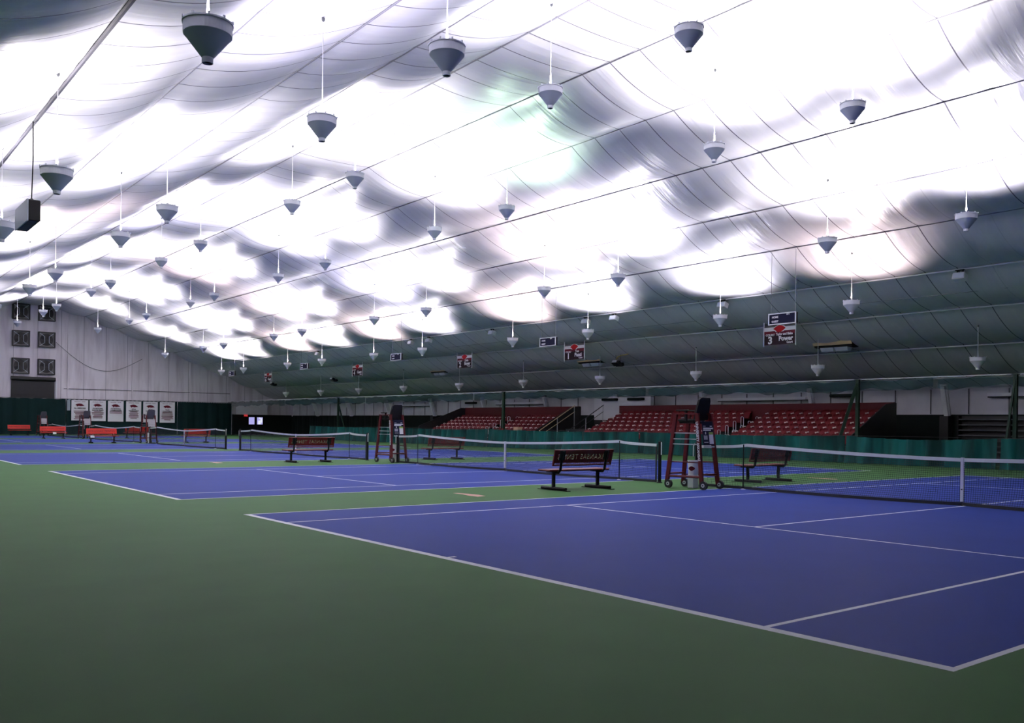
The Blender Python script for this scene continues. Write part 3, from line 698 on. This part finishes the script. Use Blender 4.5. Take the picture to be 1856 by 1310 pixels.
# ------------------------------------------------------------------ umpire chairs
def make_umpire(full=True, pad=None):
    t = thing('umpire_chair', 'x', 'umpire chair', (0, 0, 0), 0, 'umpire chairs at the net posts')
    bx, by, tx, ty, H = .34, .50, .27, .30, 1.74
    def leg_at(sx, sy, z): q = z / H; return Vector((sx * (bx + (tx - bx) * q), sy * (by + (ty - by) * q), z))
    for sx in (-1, 1):
        for sy in (-1, 1):
            mb = MB(); mb.beam(leg_at(sx, sy, .10), leg_at(sx, sy, H), .09, .06, 0, up=(1, 0, 0)); leg = mb.build('leg', M_maroon, t)
            p = leg_at(sx, sy, .10); mb = MB(); mb.tube([(p.x - .03, p.y - .05, .10), (p.x + .03, p.y - .05, .10)], .10, 18, 0); mb.tube([(p.x - .036, p.y - .05, .10), (p.x + .036, p.y - .05, .10)], .045, 12, 1)
            mb.tube([(p.x - .040, p.y - .05, .10), (p.x + .040, p.y - .05, .10)], .018, 8, 0)
            mb.build('wheel', [M_dark, M_galv], leg)
            if full and sx < 0 and sy < 0:
                mb = MB(); a = leg_at(-1, -1, 1.60); b = leg_at(-1, -1, .62); s = 'UNIVERSITY ARKANSAS'
                d = (b - a).normalized(); X = d; Zn = Vector((-1, 0, 0)); Zn = (Zn - d * Zn.dot(d)).normalized(); Y = Zn.cross(X)
                M = Matrix((X, Y, Zn)).transposed().to_4x4(); M.translation = (a + b) / 2 + Zn * .047
                text_add(mb, s, .088, M, width=.98, bold=.003)
                mb.build('lettering', M_print, leg)
    # arm-rest frames on top
    for sx in (-1, 1):
        mb = MB(); mb.beam(leg_at(sx, -1, H) + Vector((0, -.04, .015)), leg_at(sx, 1, H) + Vector((0, .06, .015)), .10, .03); mb.build('arm_rest', M_maroon, t)
    # ladder rungs on the -x side, steps and braces
    for z in (1.30, 1.16, 1.04):
        mb = MB(); mb.beam(leg_at(-1, -1, z), leg_at(-1, 1, z), .05, .022); mb.build('step', M_galv, t)
    mb = MB()
    for (z, ya, yb) in ((.62, -1, 1), (.30, -1, 1)):
        mb.tube([leg_at(-1, ya, z), leg_at(-1, yb, z)], .016, 6); mb.tube([leg_at(1, ya, z), leg_at(1, yb, z)], .016, 6)
    mb.tube([leg_at(-1, -1, .34), leg_at(1, -1, .34)], .022, 8); mb.tube([leg_at(-1, 1, .34), leg_at(1, 1, .34)], .022, 8)
    mb.tube([leg_at(-1, -1, .28), leg_at(-1, 1, .28)], .022, 8)
    mb.build('brace', M_maroon, t)
    # seat and padded back, back towards -y
    sm = pad or M_black
    mb = MB(); mb.box((.02, .06, 1.60), (.48, .46, .06), 0, ch=.02); mb.box((.02, .06, 1.55), (.40, .40, .05), 0); mb.build('seat', sm, t)
    mb = MB(); R = Matrix.Rotation(math.radians(10), 3, 'X')
    pl = [(-.255, 0), (.265, 0), (.275, .20), (.26, .44), (.22, .53), (-.13, .53), (-.20, .47), (-.25, .20)]
    M = Matrix.Translation((.02, -.17, 1.62)) @ Matrix.Rotation(math.radians(10), 4, 'X') @ Matrix(((1, 0, 0, 0), (0, 0, 1, 0), (0, 1, 0, 0), (0, 0, 0, 1)))
    mb.prism(pl, M, -.05); mb.prism([(x * .8, .05 + y * .8) for x, y in pl], M, .02)
    back = mb.build('backrest', sm, t)
    if full:
        mb = MB(); mb.box((.03, -.238, 1.79), (.10, .008, .05), 0, R); mb.box((.02, -.222, 1.68), (.09, .008, .035), 0, R); mb.build('tag', M_print, back)
    mb = MB(); mb.box((-.26, .12, 1.83), (.07, .34, .035), 0, ch=.01); mb.box((-.26, .02, 1.70), (.05, .05, .24), 0); mb.box((.30, .12, 1.83), (.07, .34, .035), 0, ch=.01); mb.box((.30, .02, 1.70), (.05, .05, .24), 0)
    mb.build('side_arm', sm, t)
    # sign panel between the two -y legs
    def on_front(x, z, off=-.05): q = z / H; return Vector((x, -(by + (ty - by) * q) + off, z))
    sl = math.atan2(by - ty, H)
    Rm = Matrix.Rotation(-sl, 4, 'X')
    c = on_front(.02, 1.30); MP = Matrix.Translation(c) @ Rm
    if full:
        mb = MB()
        def pb(x, z, w, h, mi, o=0): 
            q = MP @ Matrix.Translation((x, -.006 - o, z)); mb.box(q.translation, (w, .006, h), mi, q.to_3x3())
        mb2 = MB(); q = MP; mb2.box(q.translation, (.44, .012, .56), 0, q.to_3x3()); panel = mb2.build('sign_panel', M_navy, t)
        pb(.02, .115, .40, .035, 0); pb(-.03, .072, .32, .030, 0); pb(.12, .0, .17, .055, 2)
        pb(.12, -.14, .17, .22, 0); pb(-.10, -.21, .17, .012, 0); pb(-.11, -.10, .15, .10, 1); pb(-.13, .165, .10, .022, 1); pb(.14, .165, .08, .022, 0)
        pb(-.10, .005, .035, .06, 0)
        mb.build('printing', [M_print, M_printgrey, M_lime], panel)
        mb = MB(); mb.box(on_front(.02, .985), (.44, .02, .035), 0); mb.build('panel_rail', M_galv, t)
    else:
        mb = MB(); q = MP @ Matrix.Translation((0, 0, .05)); mb.box(q.translation, (.46, .012, .36), 0, q.to_3x3()); q = MP @ Matrix.Translation((0, 0, -.20)); mb.box(q.translation, (.44, .012, .12), 0, q.to_3x3()); mb.build('sign_panel', mat('pale_panel', (.45, .43, .44), .5), t)
    return t
UP = make_umpire(True); UF = make_umpire(False, M_greyseat)
UMP = [(11.12, 11.42, UP, 'maroon umpire chair with navy sign panel, nearest, at the front net post'), (11.85, 26.45, UP, 'maroon umpire chair with navy sign panel beside the third court net'),
       (12.15, 57.2, UF, 'far red umpire chair with grey back before the fifth banner'), (11.75, 71.9, UF, 'far red umpire chair with grey back before the first two banners'), (11.6, 86.7, UF, 'farthest small red umpire chair before the plain dark curtain at left')]
seen = set()
for (x, y, src, lab) in UMP:
    t = src if src.name not in seen else dup(src); seen.add(src.name); t.location = (x, y, 0); t.rotation_euler = (0, 0, math.radians(6)); t['label'] = lab
# white buckets hanging inside the chairs
def make_bucket():
    t = thing('bucket', 'x', 'bucket', (0, 0, 0), 0, 'white buckets at the umpire chairs')
    mb = MB(); mb.lathe([(.11, 0), (.115, .01), (.13, .34), (.137, .34), (.137, .36), (.125, .36), (.10, .03), (.001, .025)], 24); mb.lathe([(.11, 0), (.001, 0)], 24); mb.build('body', M_print, t, smooth=False)
    mb = MB(); n = 10; vs = []; fs = []
    for i in range(n + 1):
        a = PI * 1.12 + (i / n - .5) * 1.3; w = .055 * math.sin(PI * (i + .4) / (n + .8)) + .005
        for zz in (.17 - w, .17 + w * .8): vs.append((.128 * math.cos(a), .128 * math.sin(a), zz))
    for i in range(n): fs.append((2 * i, 2 * i + 2, 2 * i + 3, 2 * i + 1))
    mb.add(vs, fs); mb.build('emblem', M_printmaroon, t)
    mb = MB(); mb.tube([(-.135, 0, .33), (-.10, .06, .24), (0, .14, .20), (.10, .06, .24), (.135, 0, .33)], .005, 5); mb.build('handle', M_dark, t)
    return t
BK = make_bucket()
for k, (x, y, lab) in enumerate([(11.15, 11.42, 'white bucket with dark emblem under the front umpire chair'), (11.95, 26.35, 'white bucket under the middle umpire chair beside the third court'), (12.05, 57.0, 'white bucket under the far umpire chair before the banners')]):
    b = BK if k == 0 else dup(BK); b.location = (x, y, .30); b['label'] = lab
    # stand of the bucket: two flat bars resting on the braces
for k, (x, y) in enumerate([(11.15, 11.42), (11.95, 26.35), (12.05, 57.0)]):
    mb = MB(); mb.box((x, y, .285), (.28, .26, .025), 0); mb.box((x, y, .14), (.20, .18, .27), 0, ch=.01)
    tag(mb.build('stool', M_print), ['white box standing on the floor under the front bucket', 'white box standing under the bucket at the middle umpire chair', 'white box standing under the bucket at the far umpire chair'][k], 'box')

# ------------------------------------------------------------------ court signs and scoreboards
SIGNS = [(22.3, '3', ['Taylor and Blake'], 'Power', 'sign for court 3, maroon and white, nearest hanging court sign'), (36.33, '1', ['Tom'], 'Pucci', 'sign for court 1, maroon and white, above the tan heater'),
         (47.4, '2', ['Dahlia'], 'Boyer', 'sign for court 2, maroon and white, above the far bleachers'), (62.38, '4', [''], 'Court', 'small sign for court 4 hanging fourth along the hall'), (80.15, '6', [''], 'Court', 'farthest small court sign near the gable wall, numbered 6')]
for (y, num, l1, l2, lab) in SIGNS:
    t = thing('court_sign', 'hanging ' + lab, 'sign', (30.0, y, 5.30), 0, 'hanging court signs')
    mb = MB(); mb.box((0, 0, .44), (.02, 1.66, .88), 0); mb.build('panel', M_printdark, t)
    mb = MB(); f = -.012
    mb.box((f, 0, .72), (.006, 1.66, .20), 2)                      # pale sky band
    mb.box((f - .001, 0, .56), (.006, 1.66, .16), 1)                # maroon band
    mb.box((f - .002, 0, .85), (.006, 1.66, .05), 3)
    M = place(FACE_MX, f - .006, 0, .74)
    mb.prism([(-.42, 0), (-.2, .12), (-.05, .19), (.05, .19), (.25, .12), (.42, 0), (.2, -.14), (-.2, -.14)], M, .002, 2)
    M = place(FACE_MX, f - .009, 0, .74); mb.prism([(-.34, 0), (-.18, .10), (-.04, .16), (.06, .15), (.22, .10), (.33, .01), (.2, -.09), (.08, -.15), (-.14, -.15), (-.22, -.07)], M, .002, 4)
    mb.build('artwork', [M_printdark, M_printmaroon, M_print, M_slat, M_printred], t)
    mb = MB()
    text_add(mb, 'COURT', .13, place(FACE_MX, f - .008, .50, .46), width=1.1, bold=.004)
    text_add(mb, num, .46, place(FACE_MX, f - .008, .50, .20), width=1.1, bold=.016)
    if l1[0]: text_add(mb, l1[0], .16 if len(l1[0]) > 8 else .20, place(FACE_MX, f - .008, -.26, .48), width=.82, bold=.005)
    text_add(mb, l2, .30, place(FACE_MX, f - .008, -.34, .27), width=.95, bold=.010)
    text_add(mb, 'Court', .13, place(FACE_MX, f - .008, -.55, .09), width=1, bold=.004)
    mb.build('lettering', M_print, t)
    for sg in (-1, 1):
        mb = MB(); mb.box((-.01, sg * .86, .50), (.03, .035, 1.12), 0); mb.tube([(0, sg * .86, 1.05), (.82, sg * .86, 1.08)], .006, 5); mb.build('hanging_strap', M_white, t)
SB = [18.78, 33.07, 48.31, 62.03, 76.91]
SBL = ['black scoreboard reading HOME and GUEST above the court 3 sign', 'black scoreboard hanging left of the court 1 sign', 'black scoreboard hanging right of the court 4 sign', 'small black scoreboard, second farthest along the hall', 'farthest small black scoreboard beside the gable wall']
SCO = None
for y, lab in zip(SB, SBL):
    if SCO is None:
        t = thing('scoreboard', lab, 'scoreboard', (25.15, y, 5.60), 0, 'hanging scoreboards'); SCO = t
        mb = MB(); mb.box((.06, 0, .20), (.14, 1.24, .42), 0); mb.build('casing', M_black, t)
        mb = MB()
        for (cy, cz, dy, dz) in ((0, .41, 1.28, .04), (0, -.01, 1.28, .04), (-.62, .2, .045, .42), (.62, .2, .045, .42)): mb.box((-.02, cy, cz), (.03, dy, dz), 0)
        mb.build('frame', M_white, t)
        mb = MB(); mb.box((-.012, 0, .20), (.006, 1.2, .39), 0); mb.build('face', M_navy, t)
        mb = MB(); text_add(mb, 'HOME', .105, place(FACE_MX, -.018, .33, .27), bold=.004); text_add(mb, 'GUEST', .105, place(FACE_MX, -.018, .33, .10), bold=.004); text_add(mb, 'SETS', .07, place(FACE_MX, -.018, -.27, .355), bold=.003)
        mb.build('lettering', M_print, t)
        for sg in (-1, 1):
            mb = MB(); mb.tube([(.05, sg * .56, .41), (.05, sg * .56, 2.92)], .009, 5); mb.build('hanging_cord', M_cabledark, t)
    else: t = dup(SCO); t.location = (25.15, y, 5.60); t['label'] = lab

# ------------------------------------------------------------------ hanging heaters, floodlights, speakers
def make_heater():
    t = thing('hanging_heater', 'x', 'heater', (0, 0, 0), 0, 'hanging heaters above the bleachers'); L = 2.0
    mb = MB(); mb.add([(-.28, -L / 2, -.01), (-.40, -L / 2, .20), (-.40, L / 2, .20), (-.28, L / 2, -.01), (-.25, -L / 2, 0), (-.37, -L / 2, .21), (-.37, L / 2, .21), (-.25, L / 2, 0)],
                      [(0, 1, 2, 3)[::-1], (4, 5, 6, 7), (0, 4, 5, 1)[::-1], (2, 6, 7, 3)[::-1], (0, 3, 7, 4)[::-1], (1, 5, 6, 2)]); mb.build('top_board', M_tan, t)
    mb = MB(); mb.add([(-.25, -L / 2 + .03, -.01), (-.30, -L / 2 + .03, .12), (.34, -L / 2 + .03, .06), (.36, -L / 2 + .03, -.12), (-.20, -L / 2 + .03, -.10), (-.25, L / 2 - .03, -.01), (-.30, L / 2 - .03, .12), (.34, L / 2 - .03, .06), (.36, L / 2 - .03, -.12), (-.20, L / 2 - .03, -.10)],
                      [(0, 1, 2, 3, 4), (9, 8, 7, 6, 5), (0, 5, 6, 1), (1, 6, 7, 2), (2, 7, 8, 3), (3, 8, 9, 4), (4, 9, 5, 0)]); mb.build('housing', M_black, t)
    for sg in (-1, 1):
        c = sg * .37
        mb = MB(); mb.add([(-.18, c - .34, -.11), (-.18, c + .34, -.11), (-.06, c + .31, -.29), (-.06, c - .31, -.29), (.16, c - .31, -.29), (.16, c + .31, -.29), (.28, c + .34, -.12), (.28, c - .34, -.12)],
                          [(0, 1, 2, 3), (3, 2, 5, 4), (4, 5, 6, 7), (0, 3, 4, 7), (1, 6, 5, 2)]); mb.build('lens', M_lens, t)
    for sg in (-1, 1):
        mb = MB(); mb.tube([(.1, sg * .8, .14), (.1, sg * .8, .62)], .014, 5); mb.build('chain', M_dark, t)
    return t
HT = make_heater()
HL = ['tan topped hanging heater right of the court 3 sign', 'tan topped hanging heater under the court 1 sign', 'tan topped hanging heater left of the court 2 sign']
for k, ((y, z), lab) in enumerate(zip([(21.05, 5.36), (37.6, 5.38), (54.2, 5.42)], HL)):
    t = HT if k == 0 else dup(HT); t.location = (32.6, y, z); t['label'] = lab
def make_flood():
    t = thing('hanging_floodlight', 'x', 'floodlight', (0, 0, 0), 0, 'dark floodlights hanging among the heaters')
    mb = MB(); R = Matrix.Rotation(math.radians(35), 3, 'Y')
    mb.box((-.10, 0, .05), (.30, .55, .22), 0, R, ch=.02); mb.box((.16, 0, -.02), (.24, .5, .2), 0, Matrix.Rotation(math.radians(-20), 3, 'Y'), ch=.02); mb.build('housing', M_dark, t)
    mb = MB(); mb.box((-.27, .02, .16), (.02, .36, .16), 0, R); mb.box((-.05, -.16, -.17), (.16, .26, .02), 0); mb.box((-.05, .18, -.17), (.16, .26, .02), 0); mb.build('lens', M_print, t)
    mb = MB(); mb.tube([(0, .16, .1), (0, .18, .62)], .012, 5); mb.tube([(0, -.2, .1), (0, -.2, .6)], .012, 5); mb.build('hanger', M_black, t)
    return t
FLD = make_flood()
for k, (y, z, lab) in enumerate([(34.75, 5.06, 'dark twin floodlight on a yellow cable, right of the court 1 sign'), (70.4, 5.25, 'pale fronted floodlight hanging left of the court 4 sign'), (83.5, 5.22, 'dark floodlight hanging beside the farthest court sign')]):
    t = FLD if k == 0 else dup(FLD); t.location = (32.0, y, z); t['label'] = lab
mb = MB(); mb.tube([(32, 34.9, 5.35), (32, 34.75, 5.50), (31.9, 34.3, 5.56), (31.8, 33.75, 5.58), (31.75, 33.7, 5.60)], .022, 6); tag(mb.build('power_cable', M_yellow), 'yellow cable curving up from the twin floodlight to the roof', 'cable')
def make_speaker():
    t = thing('wall_speaker', 'x', 'speaker', (0, 0, 0), 0, 'white speakers under the roof cable')
    mb = MB(); R = Matrix.Rotation(math.radians(18), 3, 'Y')
    mb.box((0, 0, 0), (.30, .46, .26), 0, R, ch=.02); mb.build('cabinet', M_print, t)
    mb = MB(); mb.box((-.155, 0, .05), (.012, .40, .20), 0, R); mb.build('grille', M_lens, t)
    mb = MB(); mb.box((.02, .1, .20), (.04, .04, .18), 0); mb.box((.02, -.1, .20), (.04, .04, .18), 0); mb.box((.02, 0, .26), (.10, .34, .03), 0); mb.build('bracket', M_black, t)
    return t
SPK = make_speaker()
SPL = [(13.15, 'white speaker under the roof at the far right edge of the picture'), (24.0, 'white speaker hidden just behind the pendant left of the court 3 sign'), (31.08, 'white speaker right of the court 1 sign'), (33.24, 'white speaker behind the pendant right above the court 1 sign'), (41.68, 'white speaker between the court 1 and court 2 signs'),
       (51.07, 'white speaker left of a pendant, just above the heater left of court 2'), (48.82, 'white speaker just left of the court 2 sign, right of a pendant'), (65.5, 'farthest white speaker, above the small court 4 sign')]
for k, (y, lab) in enumerate(SPL):
    t = SPK if k == 0 else dup(SPK); t.location = (28.0, y, 7.08); t['label'] = lab
# black box with a pale face hung from the dark pipe on the left
t = thing('loudspeaker', 'black loudspeaker box with pale face, hanging on a long cable', 'speaker', (-1.30, 20.9, 6.08))
mb = MB(); mb.box((.14, .75, .25), (.26, 1.5, .50), 0, ch=.02); mb.build('cabinet', M_black, t)
mb = MB(); mb.box((0, .75, .25), (.03, 1.5, .51), 0); mb.build('grille', M_speakergrille, t)
mb = MB(); mb.tube([(.15, .42, .5), (.17, .40, 1.6), (.15, .38, 2.98)], .014, 6); mb.build('hanging_cable', M_black, t)
mb = MB(); mb.tube([(.14, .1, .5), (.15, .42, .62), (.14, .9, .5)], .012, 5); mb.build('bracket', M_black, t)

# ------------------------------------------------------------------ white columns, green posts
for k, y in enumerate([11.0, 18.45, 25.75, 33.2, 40.6, 48.0, 55.7, 63.3, 70.9, 78.5, 86.0]):
    mb = MB(); mb.beam((38.20, y, 2.12), (37.55, y - .1, 3.60), .34, .20, up=(0, 1, 0)); mb.beam((38.1, y, 2.2), (37.5, y - .1, 3.62), .05, .32, up=(0, 1, 0)); mb.box((38.05, y, 1.06), (.5, .42, 2.12), 1)
    tag(mb.build('steel_column', [M_white, M_charcoal]), 'white leaning steel column against the bleacher side wall, %s' % ORD[k], 'column', 'white columns along the side wall')
GP = [(30.5, 12.2, 'green steel post with thin brace beside the dark racks'), (30.5, 18.65, 'green steel post with thick diagonal brace at the end of the near bleachers'), (30.5, 43.65, 'green steel post with red pennant before the far bleachers'), (30.5, 66.6, 'green steel post with brace, farthest, beyond the far bleachers')]
for k, (x, y, lab) in enumerate(GP):
    t = thing('green_post', lab, 'post', (x, y, 0), 0, 'green steel posts along the curtain'); h = 3.58
    mb = MB(); mb.box((0, 0, h / 2), (.14, .14, h), 0); mb.box((0, 0, h), (.22, .22, .03), 0); mb.build('upright', M_greenpost, t)
    mb = MB()
    if k == 1: mb.beam((-.05, 0, 3.4), (-.55, .55, .9), .13, .13)
    elif k == 0: mb.beam((-.05, 0, 3.4), (-.35, .30, .05), .07, .07)
    elif k == 3: mb.beam((.05, 0, 2.9), (.35, -.5, 1.0), .10, .10)
    else: mb.beam((.0, 0.1, 3.3), (.05, .35, .1), .05, .05)
    mb.build('brace', M_greenpost, t)
    if k == 2:
        f = MB(); f.box((-.10, -.03, .95), (.04, .16, .5), 0, ch=.01); tag(f.build('red_flag', M_printred, loc=(x, y, 0)), 'small red pennant tied to the green post before the far bleachers', 'flag')

# ------------------------------------------------------------------ rolled netting under the eave
segs = [(-2, 15.2), (15.4, 31), (31.2, 47), (47.2, 62.0), (62.2, 77.5), (77.7, 92.3)]
for k, (a, b) in enumerate(segs):
    rnd = random.Random(k + 20)
    def zt2(t, a=a, b=b): return 3.53 + .04 * math.sin(t * 37) + .025 * math.sin(t * 91 + 1)
    def zb2(t, k=k): return 3.10 + .05 * math.sin(t * 9 + k) + .06 * math.sin(t * 31 + k * 2) + .03 * math.sin(t * 83)
    tag(wavy_sheet((30.62, a), (30.62, b), zb2, zt2, .07, 1.1, M_valance, 'rolled_netting', 30 + k, nz=6), 'gathered dark teal netting hung from the white wire on the green posts, %s length' % ORD[k], 'netting', 'gathered netting above the bleachers')

mb = MB(); mb.tube([(30.62, -3, 3.59), (30.62, 92.5, 3.60)], .022, 6); tag(mb.build('netting_wire', M_steelwhite), 'long white wire on the green posts carrying the gathered netting', 'wire')
# ------------------------------------------------------------------ low teal curtain in front of the bleachers
cs = [(-3.0, 12.2), (12.3, 18.4), (18.5, 30.4), (30.5, 43.6), (43.7, 56.0), (56.1, 69.5)]
CLB = ['at the right edge of the picture', 'with deep folds right of the near bleachers', 'before the near bleachers, right of the front umpire chair', 'before the gap between the two bleacher blocks', 'before the far bleachers', 'left of the middle umpire chair']
for k, (a, b) in enumerate(cs):
    def zt3(t, k=k): return 1.15 - (.06 + .05 * (k == 1)) * math.sin(PI * t) + .01 * math.sin(t * 60)
    tag(wavy_sheet((29.3, a), (29.3, b), 0.02, zt3, .26, .85, M_teal, 'low_curtain', 50 + k, nz=10, flare=.12), 'low teal green curtain ' + CLB[k], 'curtain', 'low teal curtains along the bleachers')
tag(wavy_sheet((37.3, 69.7), (37.6, 92.2), .02, lambda t: 2.1, .08, 1.5, M_darkgreen, 'low_curtain', 60, nz=8), 'taller near-black curtain along the far side of the hall before the screens', 'curtain', 'low teal curtains along the bleachers')
mb = MB(); mb.tube([(29.3, -3, 1.16), (29.3, 69.6, 1.16)], .010, 5); tag(mb.build('curtain_wire', M_dark), 'wire along the top of the low teal curtains', 'wire')

# dark slatted storage racks against the wall right of the bleachers
for k, (a, b) in enumerate([(2.0, 7.5), (7.7, 12.5), (12.7, 17.4)]):
    t = thing('slatted_rack', 'dark slatted rack against the side wall, %s right of the bleachers' % ['farthest', 'second', 'first'][k], 'rack', (36.9, a, 0), 0, 'slatted racks')
    mb = MB(); mb.box((.35, (b - a) / 2, 1.05), (.06, b - a, 2.1), 0); mb.build('back_panel', M_charcoal, t)
    for j in range(7):
        mb = MB(); mb.box((.15, (b - a) / 2, .45 + j * .25), (.30, b - a - .1, .06), 0); mb.build('slat', M_slat, t)
    for yy in (.05, (b - a) / 2, b - a - .05):
        mb = MB(); mb.box((.13, yy, 1.06), (.34, .08, 2.12), 0); mb.build('upright', M_black, t)

# ------------------------------------------------------------------ bleachers
RX0, RP, RZ0, RR = 31.3, .64, .42, .235     # first row x, row pitch, first deck z, rise
def stand(name, label, y0, y1, nrow, aisles, end_lo, end_hi):
    t = thing(name, label, 'bleachers', (RX0 - .45, y0, 0), 0, 'bleacher stands'); ox, oy = RX0 - .45, y0
    for r in range(nrow):
        mb = MB(); x0 = r * RP; z = RZ0 + r * RR
        mb.box((x0 + RP / 2 + .02, (y1 - y0) / 2, z / 2), (RP - .002, y1 - y0, z), 0); mb.build('tier', M_deck, t)
    zt_ = RZ0 + (nrow - 1) * RR + 1.12
    mb = MB(); mb.box((nrow * RP + .10, (y1 - y0) / 2, zt_ / 2), (.12, y1 - y0, zt_), 0); mb.build('back_board', M_board, t)
    D = nrow * RP + .16
    def side(yy, th, top):
        M = Matrix(((1, 0, 0, 0), (0, 0, -1, yy), (0, 1, 0, 0), (0, 0, 0, 1))); mb = MB(); mb.prism(top, M, th); return mb
    if end_lo: side(0, .06, [(0, 0), (D, 0), (D, zt_ - .02), (D - .9, zt_ - .10), (0, 1.05)]).build('end_panel', M_charcoal, t)
    if end_hi: side(y1 - y0 + .06, .06, [(-.3, 0), (D, 0), (D, zt_ - .02), (D - .5, zt_ - .02), (-.3, 1.30)]).build('end_panel', M_charcoal, t)
    for (a, b) in aisles:
        for r in range(nrow - 1):
            mb = MB(); x0 = r * RP + RP - .30; z = RZ0 + r * RR
            mb.box((x0 + .15, (a + b) / 2 - y0, z + RR / 4), (.28, b - a - .1, RR / 2), 0)
            mb.box((x0 + .02, (a + b) / 2 - y0, z + RR / 2 + .012), (.05, b - a - .12, .012), 1); mb.build('aisle_step', [M_black, M_galv], t)
            if r % 1 == 0:
                for yy in (a + .03 - y0, b - .03 - y0):
                    mb = MB(); xx = r * RP + .2
                    mb.tube([(xx, yy, z), (xx, yy, z + .62), (xx + .06, yy, z + .66), (xx + .16, yy, z + .66), (xx + .22, yy, z + .60), (xx + .22, yy, z)], .019, 6); mb.build('aisle_rail', M_white, t)
    return t
STB = stand('bleacher_stand', 'near bleacher block of red seats at the right, behind the front umpire chair', 19.3, 37.3, 6, [(26.2, 27.2)], True, False)
STA = stand('bleacher_stand', 'far bleacher block of red seats left of the white wall', 41.0, 53.9, 6, [(46.2, 47.2)], True, True)
# front seat rows: individual seats
def make_seat():
    # sitter faces -x; origin on the deck under the seat centre
    mb = MB(); w = .44
    prof = [(.10, .33), (.115, .42), (.16, .60), (.20, .78), (.19, .80), (.145, .62), (.09, .42), (.075, .33)]
    n = 6; vs = []; fs = []
    for i in range(n + 1):
        yy = -w / 2 + w * i / n; c = .03 * (2 * abs(i / n - .5)) ** 2
        for (x, z) in prof: vs.append((x - c, yy, z - (.03 * (2 * abs(i / n - .5)) ** 3 if z > .7 else 0)))
    m = len(prof)
    for i in range(n):
        for k in range(m): fs.append((i * m + k, i * m + (k + 1) % m, (i + 1) * m + (k + 1) % m, (i + 1) * m + k))
    fs += [tuple(range(m)), tuple(n * m + k for k in range(m))[::-1]]
    mb.add(vs, fs)
    t = mb.build('stadium_seat', M_seat, smooth=True)
    mb = MB(); R = Matrix.Rotation(math.radians(-62), 3, 'Y'); mb.box((-.02, 0, .50), (.36, .42, .04), 0, R, ch=.015); mb.build('seat_pan', M_seat, t)
    mb = MB(); mb.beam((.12, .245, .60), (-.20, .245, .61), .05, .03); mb.beam((-.20, .235, .63), (-.13, .25, .30), .055, .04); mb.beam((-.185, .245, .605), (-.185, .10, .64), .035, .03); mb.build('arm_rest', M_arm, t)
    mb = MB(); mb.box((.05, .245, .22), (.06, .03, .44), 0); mb.build('standard', M_black, t)
    return t
SEAT = make_seat(); ns = 0
def seat_rows(y_from, y_to, nrow, skip, block, glabel, extra=0):
    global ns
    for r in range(nrow):
        y = y_from + .26; i = 0
        while y + .25 < y_to:
            if not any(a - .22 < y < b + .22 for a, b in skip):
                s = SEAT if ns == 0 else dup(SEAT); ns += 1
                s.location = (RX0 - .02 + r * RP, y, RZ0 + r * RR)
                tag(s, 'red seat, %s row up, %s, %s from the right' % (NTH[r], block, NTH[i]), 'seat', glabel); i += 1
            else:
                pass
            y += .512
seat_rows(27.2, 37.2, 6, [], 'near bleachers beyond the aisle', 'red seats of the near bleachers')
seat_rows(19.45, 26.2, 6, [], 'near bleachers before the aisle', 'red seats of the near bleachers')
seat_rows(41.4, 46.2, 5, [], 'far bleachers before the aisle', 'red seats of the far bleachers')
seat_rows(47.2, 53.7, 5, [], 'far bleachers beyond the aisle', 'red seats of the far bleachers')
# stair between the two blocks with its handrails
t = thing('access_stair', 'dark access stair with pale handrails between the two bleacher blocks', 'stairs', (30.9, 37.6, 0))
for r in range(5):
    mb = MB(); mb.box((.3 + r * .55, 1.5, (.35 + r * .22) / 2), (.54, 2.8, .35 + r * .22), 0); mb.build('step', M_charcoal, t)
for yy, m_, in ((.25, M_galv), (2.9, M_tan)):
    mb = MB(); mb.tube([(0, yy, 1.1), (3.0, yy, 2.75)], .025, 6); mb.tube([(0, yy, .75), (3.0, yy, 2.35)], .018, 6); mb.build('handrail', M_pipe if yy < 1 else M_tan, t)
    for xx in (0.05, 1.5, 2.95):
        mb = MB(); mb.tube([(xx, yy, .3), (xx, yy, 1.1 + xx * .55)], .025, 6); mb.build('rail_post', M_galv, t)
# white block behind the gap
mb = MB(); mb.box((37.4, 39.6, 2.6), (.3, 5.2, 1.5), 0); mb.build('trim_42', M_white, kind='structure')
mb = MB(); mb.box((37.4, 39.6, .9), (.25, 5.2, 1.85), 0); mb.build('trim_43', M_charcoal, kind='structure')
mb = MB(); mb.box((30.62, 42.3, 1.08), (.34, .46, .46), 0, ch=.004); mb.box((30.62, 42.3, .42), (.3, .36, .84), 0); tag(mb.build('cardboard_box', M_card), 'tan cardboard box behind the low curtain at the end of the far bleachers', 'box')
for k, (y, x) in enumerate([(38.2, 37.15), (40.6, 37.15), (24.1, 38.2), (58.0, 38.2)]):
    mb = MB(); mb.box((x, y, 3.22), (.34, 1.35, .16), 0, ch=.04); tag(mb.build('wall_heater', M_darkgreen), 'long dark unit high on the white wall, ' + ['right of the pair above the stair', 'left of the pair above the stair', 'above the near bleachers', 'above the far end of the far bleachers'][k], 'wall unit', 'dark wall units')
for k, (a, b) in enumerate([(10.5, 16.6), (26.3, 32.4), (48.5, 54.6), (63.8, 69.6)]):
    mb = MB(); mb.box((38.3, (a + b) / 2, 3.12), (.3, b - a, .16), 0); mb.box((38.3, (a + b) / 2, 3.02), (.2, b - a, .05), 1); mb.build('trim_%d' % (50 + k), [M_white, M_black], kind='structure')
